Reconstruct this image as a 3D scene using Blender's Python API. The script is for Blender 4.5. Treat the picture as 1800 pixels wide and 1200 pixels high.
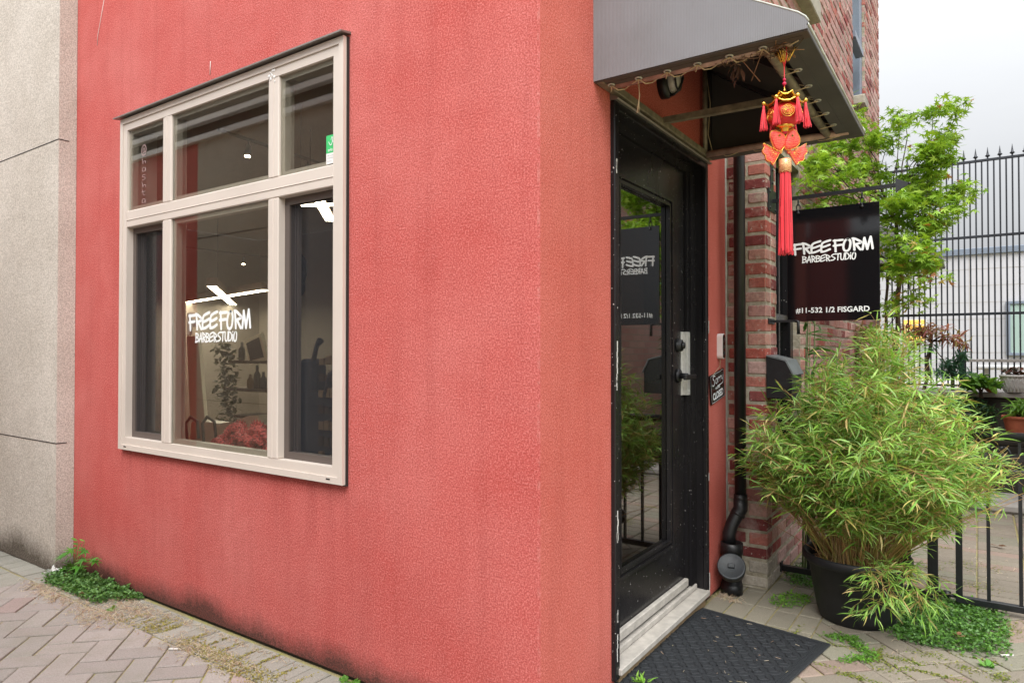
import bpy, math, random
import numpy as np
from mathutils import Vector, Matrix
R = math.radians
random.seed(7); rng = np.random.default_rng(7)
for o in list(bpy.data.objects): bpy.data.objects.remove(o)
SC = bpy.context.scene
COL = SC.collection

# ------------------------------------------------------------------ camera, sky, sun
F_PX, PITCH, HEAD = 1194.0, 0.0127, 0.6009
CAM = np.array([1.1194, -1.7897, 1.247])
cd = bpy.data.cameras.new("camera"); co = bpy.data.objects.new("camera", cd); COL.objects.link(co)
co.location = CAM; co.rotation_euler = (math.pi/2+PITCH, 0, HEAD)
cd.sensor_width = 36; cd.lens = 36*F_PX/1800; cd.clip_start = 0.05; cd.clip_end = 500
SC.camera = co
W = bpy.data.worlds.new("World"); SC.world = W; W.use_nodes = True
wn = W.node_tree; wn.nodes.clear()
sky = wn.nodes.new("ShaderNodeTexSky"); sky.sky_type = 'NISHITA'; sky.sun_disc = False
SUN_EL, SUN_AZ = R(52), R(150)
sky.sun_elevation = SUN_EL; sky.sun_rotation = SUN_AZ; sky.air_density = 1.0; sky.dust_density = 4.0; sky.ozone_density = 1.0
hs = wn.nodes.new("ShaderNodeHueSaturation"); hs.inputs['Saturation'].default_value = 0.12
mixw = wn.nodes.new("ShaderNodeMix"); mixw.data_type = 'RGBA'; mixw.inputs[0].default_value = 0.85
mixw.inputs[7].default_value = (9.6, 9.85, 10.2, 1)      # the bright even cloud layer
bg = wn.nodes.new("ShaderNodeBackground"); bg.inputs[1].default_value = 0.12
wo = wn.nodes.new("ShaderNodeOutputWorld")
SDV = (math.sin(SUN_AZ)*math.cos(SUN_EL), math.cos(SUN_AZ)*math.cos(SUN_EL), math.sin(SUN_EL))
tcw = wn.nodes.new("ShaderNodeTexCoord"); sep = wn.nodes.new("ShaderNodeSeparateXYZ"); wn.links.new(tcw.outputs['Generated'], sep.inputs[0])
def wm(op, a, b, cl=False):
    x = wn.nodes.new("ShaderNodeMath"); x.operation = op; x.use_clamp = cl
    for k_, v_ in enumerate((a, b)):
        if hasattr(v_, 'is_output'): wn.links.new(v_, x.inputs[k_])
        else: x.inputs[k_].default_value = v_
    return x.outputs[0]
dotn = wn.nodes.new("ShaderNodeVectorMath"); dotn.operation = 'DOT_PRODUCT'; wn.links.new(tcw.outputs['Generated'], dotn.inputs[0]); dotn.inputs[1].default_value = SDV
elev = wm('ADD', wm('MULTIPLY', wm('MAXIMUM', sep.outputs[2], 0.0), 0.74), 0.26)     # overcast sky: the zenith is brighter than the horizon
side = wm('ADD', wm('MULTIPLY', dotn.outputs['Value'], 0.50), 1.0)                     # and brighter round the veiled sun
cn = wn.nodes.new("ShaderNodeTexNoise"); cn.inputs['Scale'].default_value = 2.2; cn.inputs['Detail'].default_value = 5
mpw = wn.nodes.new("ShaderNodeMapping"); mpw.inputs['Scale'].default_value = (1, 1, 3); wn.links.new(tcw.outputs['Generated'], mpw.inputs[0]); wn.links.new(mpw.outputs[0], cn.inputs['Vector'])
lum = wm('MULTIPLY', wm('MULTIPLY', elev, side), wm('ADD', wm('MULTIPLY', cn.outputs['Fac'], 0.30), 0.85))
wn.links.new(sky.outputs[0], hs.inputs['Color']); wn.links.new(hs.outputs[0], mixw.inputs[6])
vs_ = wn.nodes.new("ShaderNodeVectorMath"); vs_.operation = 'SCALE'; wn.links.new(mixw.outputs[2], vs_.inputs[0]); wn.links.new(lum, vs_.inputs['Scale'])
wn.links.new(vs_.outputs[0], bg.inputs[0]); wn.links.new(bg.outputs[0], wo.inputs[0])
sd = bpy.data.lights.new("sun", 'SUN'); sd.energy = 1.5; sd.angle = R(35); sd.color = (1.0, 0.97, 0.93)
so = bpy.data.objects.new("sun", sd); COL.objects.link(so)
# direction the light comes from: (sin az, cos az) seen from above
sdv = Vector((math.sin(SUN_AZ)*math.cos(SUN_EL), math.cos(SUN_AZ)*math.cos(SUN_EL), math.sin(SUN_EL)))
so.rotation_euler = sdv.to_track_quat('Z', 'Y').to_euler(); so.location = (2, -6, 9)
SC.view_settings.view_transform = 'Standard'; SC.view_settings.look = 'None'
SC.view_settings.exposure = 1.04; SC.view_settings.gamma = 1.0

# ------------------------------------------------------------------ measuring helpers (photo pixel -> point on a plane of the place)
FW = np.array([-math.sin(HEAD)*math.cos(PITCH), math.cos(HEAD)*math.cos(PITCH), math.sin(PITCH)])
RT = np.array([math.cos(HEAD), math.sin(HEAD), 0.0]); UP = np.cross(RT, FW)
def hit(px, py, ax, val):
    d = FW + RT*(px-900)/F_PX + UP*(600-py)/F_PX
    i = 'xyz'.index(ax); t = (val-CAM[i])/d[i]
    return Vector(CAM + d*t)

# ------------------------------------------------------------------ object helpers
def tag(o, label=None, cat=None, group=None, kind=None):
    if label: o['label'] = label
    if cat: o['category'] = cat
    if group: o['group'] = group
    if kind: o['kind'] = kind
    return o
def empty(name, loc=(0,0,0), label=None, cat=None, group=None, kind=None):
    o = bpy.data.objects.new(name, None); COL.objects.link(o); o.location = loc; o.empty_display_size = 0.1
    return tag(o, label, cat, group, kind)
class MB:
    def __init__(s): s.v=[]; s.f=[]; s.c=[]; s.sm=[]
    def add(s, vs, fs, col=(1,1,1), smooth=False):
        n=len(s.v); s.v.extend([tuple(map(float,v)) for v in vs])
        for f in fs: s.f.append(tuple(i+n for i in f)); s.c.append(col); s.sm.append(smooth)
        return s
    def box(s, a, b, col=(1,1,1), M=None):
        x0,y0,z0=a; x1,y1,z1=b
        vs=[(x0,y0,z0),(x1,y0,z0),(x1,y1,z0),(x0,y1,z0),(x0,y0,z1),(x1,y0,z1),(x1,y1,z1),(x0,y1,z1)]
        if M is not None: vs=[M@Vector(v) for v in vs]
        return s.add(vs,[(0,3,2,1),(4,5,6,7),(0,1,5,4),(1,2,6,5),(2,3,7,6),(3,0,4,7)],col)
    def bbox(s, a, b, r=0.003, col=(1,1,1), M=None):
        """box with all edges chamfered"""
        x=(a[0],b[0]); y=(a[1],b[1]); z=(a[2],b[2])
        r=min(r,(x[1]-x[0])*.45,(y[1]-y[0])*.45,(z[1]-z[0])*.45)
        vs=[];idx={}
        for i in (0,1):
            for j in (0,1):
                for k in (0,1):
                    sx,sy,sz=(1-2*i)*r,(1-2*j)*r,(1-2*k)*r
                    for d in range(3):
                        p=[x[i]+sx,y[j]+sy,z[k]+sz]; p[d]=(x[i],y[j],z[k])[d]
                        idx[(i,j,k,d)]=len(vs); vs.append(tuple(p))
        I=idx; fs=[]
        for i in (0,1):
            q=[I[(i,0,0,0)],I[(i,1,0,0)],I[(i,1,1,0)],I[(i,0,1,0)]]; fs.append(q if i else q[::-1])
            q=[I[(0,i,0,1)],I[(0,i,1,1)],I[(1,i,1,1)],I[(1,i,0,1)]]; fs.append(q if i else q[::-1])
            q=[I[(0,0,i,2)],I[(1,0,i,2)],I[(1,1,i,2)],I[(0,1,i,2)]]; fs.append(q if i else q[::-1])
        for j in (0,1):
            for k in (0,1):
                q=[I[(0,j,k,1)],I[(1,j,k,1)],I[(1,j,k,2)],I[(0,j,k,2)]]; fs.append(q if (j==0)==(k==1) else q[::-1])
                q=[I[(j,0,k,0)],I[(j,1,k,0)],I[(j,1,k,2)],I[(j,0,k,2)]]; fs.append(q[::-1] if (j==0)==(k==1) else q)
                q=[I[(j,k,0,0)],I[(j,k,1,0)],I[(j,k,1,1)],I[(j,k,0,1)]]; fs.append(q if (j==0)==(k==1) else q[::-1])
        for i in (0,1):
            for j in (0,1):
                for k in (0,1):
                    q=[I[(i,j,k,0)],I[(i,j,k,1)],I[(i,j,k,2)]]; fs.append(q if (i+j+k)%2 else q[::-1])
        if M is not None: vs=[M@Vector(v) for v in vs]
        return s.add(vs,fs,col)
    def tube(s, pts, rad, n=8, col=(1,1,1), cap=True, smooth=True, sq=False):
        pts=[Vector(p) for p in pts]
        m=len(pts); rad=[rad]*m if not hasattr(rad,'__len__') else rad
        t0=(pts[1]-pts[0]).normalized()
        up=Vector((0,0,1)) if abs(t0.z)<.9 else Vector((1,0,0))
        nrm=t0.cross(up).normalized(); vs=[]
        for i in range(m):
            if i==0: t=t0
            elif i==m-1: t=(pts[i]-pts[i-1]).normalized()
            else: t=((pts[i+1]-pts[i]).normalized()+(pts[i]-pts[i-1]).normalized()).normalized()
            nrm=(nrm-t*nrm.dot(t)); nrm = nrm.normalized() if nrm.length>1e-6 else t.orthogonal().normalized()
            b=t.cross(nrm)
            off=math.pi/4 if sq else 0
            for k in range(n):
                a=2*math.pi*k/n+off; vs.append(pts[i]+(nrm*math.cos(a)+b*math.sin(a))*rad[i])
        fs=[]
        for i in range(m-1):
            for k in range(n):
                fs.append((i*n+k,i*n+(k+1)%n,(i+1)*n+(k+1)%n,(i+1)*n+k))
        if cap: fs.append(tuple(range(n))[::-1]); fs.append(tuple(range((m-1)*n,m*n)))
        s.add(vs,fs,col,smooth and not sq)
        return s
    def lathe(s, prof, M=None, n=32, col=(1,1,1), smooth=True):
        """profile [(r,z)] around z; M places it"""
        vs=[]
        for r,z in prof:
            for k in range(n):
                a=2*math.pi*k/n; v=Vector((r*math.cos(a),r*math.sin(a),z)); vs.append(M@v if M is not None else v)
        fs=[]
        for i in range(len(prof)-1):
            for k in range(n): fs.append((i*n+k,i*n+(k+1)%n,(i+1)*n+(k+1)%n,(i+1)*n+k))
        if prof[0][0]>1e-5: fs.append(tuple(range(n))[::-1])
        if prof[-1][0]>1e-5: fs.append(tuple(range((len(prof)-1)*n,len(prof)*n)))
        return s.add(vs,fs,col,smooth)
    def prism(s, poly, ax, a, b, col=(1,1,1)):
        """poly of 2D points extruded along axis ax from a to b"""
        def P(p,t):
            if ax=='x': return (t,p[0],p[1])
            if ax=='y': return (p[0],t,p[1])
            return (p[0],p[1],t)
        n=len(poly); vs=[P(p,a) for p in poly]+[P(p,b) for p in poly]
        fs=[tuple(range(n))[::-1],tuple(range(n,2*n))]+[(i,(i+1)%n,n+(i+1)%n,n+i) for i in range(n)]
        return s.add(vs,fs,col)
    def build(s, name, mat, parent=None, fix=False):
        me=bpy.data.meshes.new(name); me.from_pydata(s.v,[],s.f); 
        at=me.color_attributes.new('Col','FLOAT_COLOR','CORNER')
        ls=np.array([len(f) for f in s.f]); cc=np.ones((len(s.f),4),dtype=np.float32); cc[:,:3]=np.array(s.c,dtype=np.float32)
        at.data.foreach_set('color',np.repeat(cc,ls,axis=0).ravel())
        me.polygons.foreach_set('use_smooth',np.array(s.sm,dtype=bool))
        mats = mat if isinstance(mat,(list,tuple)) else [mat]
        for m in mats: me.materials.append(m)
        me.update()
        if fix:
            import bmesh
            bm=bmesh.new(); bm.from_mesh(me); bmesh.ops.recalc_face_normals(bm,faces=bm.faces); bm.to_mesh(me); bm.free()
        o=bpy.data.objects.new(name,me); COL.objects.link(o)
        if parent is not None:
            o.parent=parent
            if parent.type=='EMPTY' or True:
                pl=world_loc(parent); o.location=-pl
                # mesh data is in world coordinates; keep it there
        return o
def world_loc(o):
    p=Vector((0,0,0))
    while o is not None: p+=Vector(o.location); o=o.parent
    return p

# ------------------------------------------------------------------ materials
class NT:
    def __init__(s,name):
        s.m=bpy.data.materials.new(name); s.m.use_nodes=True; s.t=s.m.node_tree; s.t.nodes.clear()
        s.out=s.t.nodes.new('ShaderNodeOutputMaterial')
        s.tc=s.t.nodes.new('ShaderNodeTexCoord')
    def n(s,kind,**kw):
        x=s.t.nodes.new('ShaderNode'+kind)
        for k,v in kw.items():
            if k.startswith('i_'):
                key=k[2:].replace('_',' '); x.inputs[int(key) if key.isdigit() else key].default_value=v
            else: setattr(x,k,v)
        return x
    def l(s,a,b): s.t.links.new(a,b)
    def pos(s): return s.tc.outputs['Object']
    def noise(s,scale,detail=3,rough=.55,vec=None,stretch=None):
        x=s.n('TexNoise'); x.inputs['Scale'].default_value=scale; x.inputs['Detail'].default_value=detail; x.inputs['Roughness'].default_value=rough
        v=vec or s.pos()
        if stretch:
            mp=s.n('Mapping'); mp.inputs['Scale'].default_value=stretch; s.l(v,mp.inputs['Vector']); v=mp.outputs[0]
        s.l(v,x.inputs['Vector']); return x.outputs['Fac']
    def ramp(s,fac,stops):
        x=s.n('ValToRGB'); e=x.color_ramp.elements
        while len(e)>1: e.remove(e[-1])
        for i,(p,c) in enumerate(stops):
            el=e[0] if i==0 else e.new(p)
            el.position=p; el.color=(c[0],c[1],c[2],1) if hasattr(c,'__len__') else (c,c,c,1)
        s.l(fac,x.inputs[0]); return x.outputs[0]
    def mix(s,fac,a,b,mode='MIX'):
        x=s.n('Mix',data_type='RGBA',blend_type=mode)
        for sock,v in ((x.inputs[0],fac),(x.inputs[6],a),(x.inputs[7],b)):
            if hasattr(v,'is_output'): s.l(v,sock)
            elif hasattr(v,'__len__'): sock.default_value=(v[0],v[1],v[2],1)
            else: sock.default_value=v
        return x.outputs[2]
    def math(s,op,a,b=0,clamp=False):
        x=s.n('Math',operation=op,use_clamp=clamp)
        for sock,v in ((x.inputs[0],a),(x.inputs[1],b)):
            if hasattr(v,'is_output'): s.l(v,sock)
            else: sock.default_value=v
        return x.outputs[0]
    def col(s):
        a=s.n('Attribute'); a.attribute_name='Col'; return a.outputs['Color']
    def z(s):
        x=s.n('SeparateXYZ'); s.l(s.pos(),x.inputs[0]); return x.outputs[2]
    def xyz(s):
        x=s.n('SeparateXYZ'); s.l(s.pos(),x.inputs[0]); return x.outputs
    def bsdf(s,color,rough=.6,metal=0,bump=None,bdist=.002,bstr=1,spec=.5,coat=0):
        b=s.n('BsdfPrincipled')
        for sock,v in ((b.inputs['Base Color'],color),(b.inputs['Roughness'],rough),(b.inputs['Metallic'],metal)):
            if hasattr(v,'is_output'): s.l(v,sock)
            elif hasattr(v,'__len__'): sock.default_value=(v[0],v[1],v[2],1)
            else: sock.default_value=v
        b.inputs['Specular IOR Level'].default_value=spec; b.inputs['Coat Weight'].default_value=coat
        if bump is not None:
            x=s.n('Bump'); x.inputs['Distance'].default_value=bdist; x.inputs['Strength'].default_value=bstr
            s.l(bump,x.inputs['Height']); s.l(x.outputs[0],b.inputs['Normal'])
        s.l(b.outputs[0],s.out.inputs[0]); s.b=b; return s.m
def simple(name,color,rough=.5,metal=0,nscale=None,namt=.15,bscale=None,bdist=.001,usecol=False,spec=.5,coat=0):
    t=NT(name); c=color
    if nscale:
        f=t.ramp(t.noise(nscale,4),[(.3,(1-namt,)*3),(.7,(1+namt*.6,)*3)])
        c=t.mix(1.0,color,f,'MULTIPLY')
    if usecol: c=t.mix(1.0,c,t.col(),'MULTIPLY')
    return t.bsdf(c,rough,metal,t.noise(bscale,3) if bscale else None,bdist,1,spec,coat)

def stucco(name, base, light, dirtcol, dirt_h=0.22, grain=115, drip=False, blotch=.5, streak=.25):
    t=NT(name)
    g=t.noise(grain,4,.72); g2=t.noise(grain*2.3,2,.6)
    grain_f=t.math('ADD',t.math('MULTIPLY',g,.75),t.math('MULTIPLY',g2,.25))
    big=t.noise(1.7,4,.62); mid=t.noise(7,4,.65)
    c=t.mix(t.ramp(big,[(.35,0),(.68,1)]),base,light)
    c=t.mix(t.math('MULTIPLY',t.ramp(mid,[(.4,0),(.75,1)]),.35*blotch),c,[x*.72 for x in base])
    c=t.mix(t.math('MULTIPLY',t.ramp(grain_f,[(.42,1),(.50,0)]),.50),c,[x*.50 for x in base])
    c=t.mix(t.math('MULTIPLY',t.ramp(grain_f,[(.50,0),(.59,1)]),.50),c,[min(1,x*1.10+.13) for x in light])
    # vertical rain streaks, faint
    st=t.noise(3,3,.6,stretch=(4,4,.35))
    c=t.mix(t.math('MULTIPLY',t.ramp(st,[(.5,0),(.8,1)]),streak),c,[x*.6 for x in base])
    # splash dirt and algae that climb from the ground with a ragged top
    zz=t.z(); n1=t.noise(1.3,6,.68,stretch=(1,1,.5)); n2=t.noise(60,3,.6)
    h=t.math('ADD',t.math('MULTIPLY',n1,dirt_h*1.4),t.math('MULTIPLY',n2,dirt_h*.35))
    d=t.math('SUBTRACT',t.math('SUBTRACT',h,zz),dirt_h*.24)
    d=t.ramp(t.math('MULTIPLY',d,1/dirt_h),[(0,0),(.18,.3),(.5,.92)])
    d=t.math('MULTIPLY',d,t.ramp(t.noise(grain*.8,2),[(.3,.75),(.6,1)]))
    c=t.mix(d,c,dirtcol)
    if drip:
        XX=t.xyz()[0]; cr=t.math('MULTIPLY',t.math('GREATER_THAN',XX,-.012),t.ramp(t.noise(22,4,.7),[(.5,0),(.62,1)])); c=t.mix(t.math('MULTIPLY',cr,.16),c,(.62,.42,.36))
        X,Y,Zc=t.xyz(); sn=t.noise(7,4,.6,stretch=(3,3,.12)); m=t.ramp(Zc,[(.35,0),(.70,1),(.725,1),(.73,0)])
        mx_=t.math('MULTIPLY',t.math('GREATER_THAN',X,-2.6),t.math('LESS_THAN',X,-.86))
        c=t.mix(t.math('MULTIPLY',t.math('MULTIPLY',m,mx_),t.math('MULTIPLY',t.ramp(sn,[(.45,0),(.7,1)]),.30)),c,[x*.5 for x in base])
    bn=t.n('Bump'); bn.inputs['Distance'].default_value=.03; bn.inputs['Strength'].default_value=.35; t.l(t.noise(2.6,3),bn.inputs['Height'])
    m_=t.bsdf(c,.94,0,grain_f,.0048,.9,.12)
    bb_=[n for n in t.t.nodes if n.type=='BUMP' and n!=bn][-1]; t.l(bn.outputs[0],bb_.inputs['Normal'])
    return m_

M={}
M['red']=stucco('red_stucco',(.50,.090,.077),(.57,.152,.135),(.050,.036,.028),.20,160,drip=True)
M['red_side']=stucco('red_stucco_side',(.50,.105,.078),(.56,.15,.118),(.10,.05,.03),.05,170,blotch=.3)
M['grey']=stucco('grey_stucco',(.50,.45,.39),(.60,.55,.49),(.06,.045,.03),.28,135,streak=.10)
M['beige']=stucco('beige_stucco',(.48,.43,.35),(.55,.50,.42),(.1,.08,.06),.2,110)
M['white_wall']=simple('white_panel',(.44,.44,.465),.6,nscale=2,namt=.06)
M['interior']=simple('interior_plaster',(.26,.235,.195),.8,nscale=1.5,namt=.1)
M['almond']=simple('almond_aluminium',(.60,.53,.47),.42,nscale=3,namt=.06,bscale=300,bdist=.0002)
M['shadowgap']=simple('dark_gap',(.02,.018,.016),.7)
M['almond2']=simple('almond_sash',(.50,.44,.39),.45,nscale=3,namt=.06)
M['bronze']=simple('brown_rubber_track',(.10,.08,.07),.5)
M['steel']=simple('flashing_metal',(.25,.23,.21),.45,.6,nscale=20)
def blackpaintmat():
    t=NT('black_gloss_paint'); sp=t.ramp(t.noise(95,1,.4),[(.76,0),(.79,1)]); du=t.ramp(t.noise(2.5,5,.7,stretch=(1,1,.5)),[(.45,0),(.8,1)])
    c=t.mix(t.math('MULTIPLY',du,.14),(.012,.011,.012),(.06,.055,.05)); c=t.mix(sp,c,(.4,.38,.36))
    return t.bsdf(c,t.ramp(t.noise(6,4),[(.3,.20),(.7,.30)]),0,t.noise(60,3),.0005,1,.28)
M['blackpaint']=blackpaintmat()
M['blackiron']=simple('black_iron',(.010,.011,.013),.38,.0,nscale=30,namt=.35,bscale=200,bdist=.0004)
M['fenceiron']=simple('blueblack_iron',(.022,.028,.038),.4,0,nscale=30,namt=.3)
M['chip']=simple('chipped_white',(.62,.60,.56),.6)
M['pvc']=simple('black_plastic_pipe',(.010,.010,.011),.42,nscale=14,namt=.4,bscale=90,bdist=.0003)
M['cleanout']=simple('cleanout_cap_plastic',(.024,.029,.033),.5,nscale=40,namt=.3,bscale=160,bdist=.0003)
M['potplastic']=simple('black_pot_plastic',(.012,.013,.015),.55,nscale=14,namt=.4,bscale=200,bdist=.0004)
M['soil']=simple('soil',(.10,.065,.04),.95,nscale=60,namt=.5,bscale=50,bdist=.01)
M['white']=simple('white_plastic',(.78,.76,.74),.35)
M['silver']=simple('brushed_steel',(.62,.61,.58),.35,.45,nscale=60,namt=.12)
M['gold']=simple('gold_plastic',(.85,.52,.10),.25,1,nscale=80,namt=.3,bscale=120,bdist=.0008)
M['redcloth']=simple('red_silk',(.85,.055,.075),.5,usecol=True)
M['bead']=simple('magenta_bead',(.62,.02,.09),.25)
M['sill']=simple('weathered_wood_sill',(.42,.39,.35),.7,nscale=25,namt=.2,bscale=80,bdist=.001)
M['woodraw']=simple('raw_wood',(.25,.17,.09),.8,nscale=20,namt=.3,bscale=60,bdist=.002)
M['rope']=simple('lacing_rope',(.50,.40,.25),.9)
M['tubing']=simple('weathered_tube',(.23,.20,.145),.55,.3,nscale=25,namt=.45,bscale=90,bdist=.0004)
M['tubepink']=simple('pink_primed_tube',(.46,.31,.26),.6,.1,nscale=25,namt=.35)
M['letter']=simple('white_vinyl',(.80,.82,.82),.5)
M['chalk']=simple('chalk_pen',(.48,.33,.32),.8)
M['green_st']=simple('green_sticker',(.04,.48,.14),.4)
M['bark']=simple('bark',(.07,.045,.03),.9,nscale=30,namt=.4,bscale=60,bdist=.003)
M['concrete']=simple('concrete',(.38,.36,.33),.85,nscale=8,namt=.2,bscale=50,bdist=.002)
M['slate']=simple('dark_timber',(.045,.04,.032),.8,nscale=8,namt=.4,bscale=30,bdist=.004)
M['terracotta']=simple('terracotta',(.42,.12,.06),.8,nscale=20,namt=.2)
M['ceramic']=simple('white_glazed_ceramic',(.70,.70,.68),.2)
M['nest']=simple('dry_twigs',(.12,.075,.05),.95,usecol=True)
M['ledge']=simple('mossy_stone_ledge',(.33,.31,.25),.9,nscale=6,namt=.35,bscale=40,bdist=.004)
M['bluegrey']=simple('bluegrey_metal',(.16,.19,.24),.4,nscale=4)
M['darkbody']=simple('dark_lacquer',(.025,.022,.022),.5,nscale=5,namt=.3)
M['vinyl']=simple('cream_vinyl',(.80,.76,.62),.4)
M['redresin']=simple('red_resin',(.42,.035,.04),.3,nscale=40,namt=.25)
M['cream']=simple('cream_board',(.82,.80,.64),.6)
M['oak']=simple('tan_cabinet',(.30,.20,.12),.5,nscale=3,namt=.1)
M['floorwood']=simple('interior_floor',(.20,.12,.07),.5,nscale=5,namt=.2)
M['navy']=simple('navy_fabric',(.02,.03,.05),.9)
M['inkred']=simple('red_interior_wall',(.22,.03,.03),.8,nscale=2,namt=.1)

def glass(name,tint=(.86,.88,.86),boost=1.0,rough=0.0):
    t=NT(name); lw=t.n('LayerWeight'); lw.inputs['Blend'].default_value=.5
    # Schlick: F0 + (1-F0) * (1-cos)^5 ; LayerWeight facing with blend .5 is 1-cos
    p=t.math('POWER',lw.outputs['Facing'],5.0)
    f=t.math('ADD',t.math('MULTIPLY',p,.96),.042); f=t.math('MULTIPLY',f,boost,True)
    tr=t.n('BsdfTransparent'); tr.inputs[0].default_value=(*tint,1)
    gl=t.n('BsdfGlossy'); gl.inputs['Roughness'].default_value=rough
    mx=t.n('MixShader'); t.l(f,mx.inputs[0]); t.l(tr.outputs[0],mx.inputs[1]); t.l(gl.outputs[0],mx.inputs[2]); t.l(mx.outputs[0],t.out.inputs[0])
    return t.m
M['glass']=glass('window_glass',(.88,.89,.86),2.3)
M['doorglass']=glass('door_glass',(.62,.63,.62),4.2)
M['fglass']=glass('far_glass',(.35,.5,.45),1.5)
def screen(name):
    t=NT(name)
    tr=t.n('BsdfTransparent'); df=t.n('BsdfDiffuse'); df.inputs[0].default_value=(.035,.036,.040,1)
    w1=t.n('TexWave',wave_type='BANDS',bands_direction='X'); w1.inputs['Scale'].default_value=190
    w2=t.n('TexWave',wave_type='BANDS',bands_direction='Z'); w2.inputs['Scale'].default_value=190
    t.l(t.pos(),w1.inputs[0]); t.l(t.pos(),w2.inputs[0])
    f=t.math('MAXIMUM',w1.outputs['Fac'],w2.outputs['Fac']); f=t.math('MULTIPLY',f,.62)
    mx=t.n('MixShader'); t.l(f,mx.inputs[0]); t.l(tr.outputs[0],mx.inputs[1]); t.l(df.outputs[0],mx.inputs[2]); t.l(mx.outputs[0],t.out.inputs[0])
    return t.m
M['screen']=screen('insect_screen')
def emit(name,c,s):
    t=NT(name); e=t.n('Emission'); e.inputs[0].default_value=(*c,1); e.inputs[1].default_value=s; t.l(e.outputs[0],t.out.inputs[0]); return t.m
M['led']=emit('warm_led',(1,.88,.70),20)
M['bulb']=emit('spot_bulb',(1,.72,.45),40)
M['amber']=emit('amber_lit_screen',(1,.55,.12),1.0)
def leafmat(name,trans=.35,rough=.5):
    t=NT(name); n=t.noise(25,2)
    c=t.mix(1,t.col(),t.ramp(n,[(.3,(.8,.8,.8)),(.7,(1.15,1.15,1.1))]),'MULTIPLY')
    b=t.n('BsdfPrincipled'); t.l(c,b.inputs['Base Color']); b.inputs['Roughness'].default_value=rough; b.inputs['Specular IOR Level'].default_value=.35
    tr=t.n('BsdfTranslucent'); t.l(t.mix(1,c,(1.25,1.2,.6),'MULTIPLY'),tr.inputs[0])
    mx=t.n('MixShader'); mx.inputs[0].default_value=trans; t.l(b.outputs[0],mx.inputs[1]); t.l(tr.outputs[0],mx.inputs[2]); t.l(mx.outputs[0],t.out.inputs[0])
    return t.m
M['leaf']=leafmat('leaf')
def canvas():
    t=NT('grey_canvas'); x,y,z=t.xyz()
    w=t.n('TexWave',wave_type='BANDS',bands_direction='X'); w.inputs['Scale'].default_value=60; w.inputs['Distortion'].default_value=.5; t.l(t.pos(),w.inputs[0])
    c=t.mix(t.noise(1.2,4),(.165,.165,.174),(.19,.19,.202))
    c=t.mix(t.math('MULTIPLY',w.outputs['Fac'],.10),c,(.28,.28,.30))
    sp=t.ramp(t.noise(14,5,.7,stretch=(2,2,.5)),[(.66,0),(.78,1)])
    c=t.mix(t.math('MULTIPLY',sp,.15),c,(.45,.45,.46))
    wm_=t.ramp(t.noise(2.2,6,.7,stretch=(1.5,1.5,.6)),[(.48,0),(.62,1),(.66,.2),(1,.2)]); c=t.mix(t.math('MULTIPLY',wm_,.28),c,(.13,.125,.12))
    big=t.n('Bump'); big.inputs['Distance'].default_value=.03; big.inputs['Strength'].default_value=.5; t.l(t.noise(2.4,2),big.inputs['Height'])
    m_=t.bsdf(c,.55,0,w.outputs['Fac'],.0006,.6,.4); b0=[n for n in t.t.nodes if n.type=='BUMP' and n!=big][-1]; t.l(big.outputs[0],b0.inputs['Normal']); return m_
M['canvas']=canvas()
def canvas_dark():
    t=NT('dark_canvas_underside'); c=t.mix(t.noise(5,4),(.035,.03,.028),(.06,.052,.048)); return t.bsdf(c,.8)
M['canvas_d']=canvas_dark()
M['hem']=simple('brown_canvas_hem',(.085,.068,.058),.7,nscale=8,namt=.25)
M['hemg']=simple('grey_canvas_hem',(.075,.075,.07),.65,nscale=8,namt=.2)
M['piping']=simple('pale_edge_piping',(.50,.52,.47),.6,nscale=20,namt=.3)
def brickmat():
    t=NT('old_red_brick'); n=t.noise(9,5,.65); f=t.noise(55,4,.7)
    c=t.mix(1,t.col(),t.ramp(f,[(.3,(.72,.7,.7)),(.65,(1.12,1.12,1.12))]),'MULTIPLY')
    eff=t.ramp(t.noise(5,6,.72),[(.52,0),(.70,1)])
    c=t.mix(t.math('MULTIPLY',eff,.5),c,(.46,.38,.33)); sm=t.ramp(t.noise(12,6,.75),[(.58,0),(.64,1)]); c=t.mix(t.math('MULTIPLY',sm,.55),c,(.44,.39,.30))
    dk=t.ramp(n,[(.60,0),(.78,1)]); c=t.mix(t.math('MULTIPLY',dk,.75),c,(.07,.04,.035))
    pt=t.ramp(t.noise(33,4,.7),[(.62,0),(.67,1)]); c=t.mix(t.math('MULTIPLY',pt,.75),c,(.50,.46,.42))
    return t.bsdf(c,.88,0,t.math('ADD',f,n),.004,.9,.25)
M['brick']=brickmat()
def mortarmat():
    t=NT('lime_mortar'); n=t.noise(18,5,.7)
    c=t.ramp(n,[(.3,(.21,.18,.12)),(.5,(.34,.30,.225)),(.7,(.46,.42,.35))])
    c=t.mix(t.math('MULTIPLY',t.ramp(t.noise(3,3),[(.55,0),(.75,1)]),.5),c,(.16,.15,.07))
    return t.bsdf(c,.95,0,t.noise(60,4,.7),.006,1)
M['mortar']=mortarmat()
def brickfar():
    t=NT('far_brick'); b=t.n('TexBrick'); b.inputs['Scale'].default_value=1; b.offset=.5
    b.inputs['Brick Width'].default_value=.215; b.inputs['Row Height'].default_value=.075; b.inputs['Mortar Size'].default_value=.006
    b.inputs['Color1'].default_value=(.48,.28,.25,1); b.inputs['Color2'].default_value=(.58,.42,.38,1); b.inputs['Mortar'].default_value=(.40,.36,.31,1)
    x=t.xyz(); cb=t.n('CombineXYZ'); t.l(t.math('ADD',x[0],x[1]),cb.inputs[0]); t.l(x[2],cb.inputs[1]); t.l(cb.outputs[0],b.inputs[0])
    return t.bsdf(b.outputs[0],.9)
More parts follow.
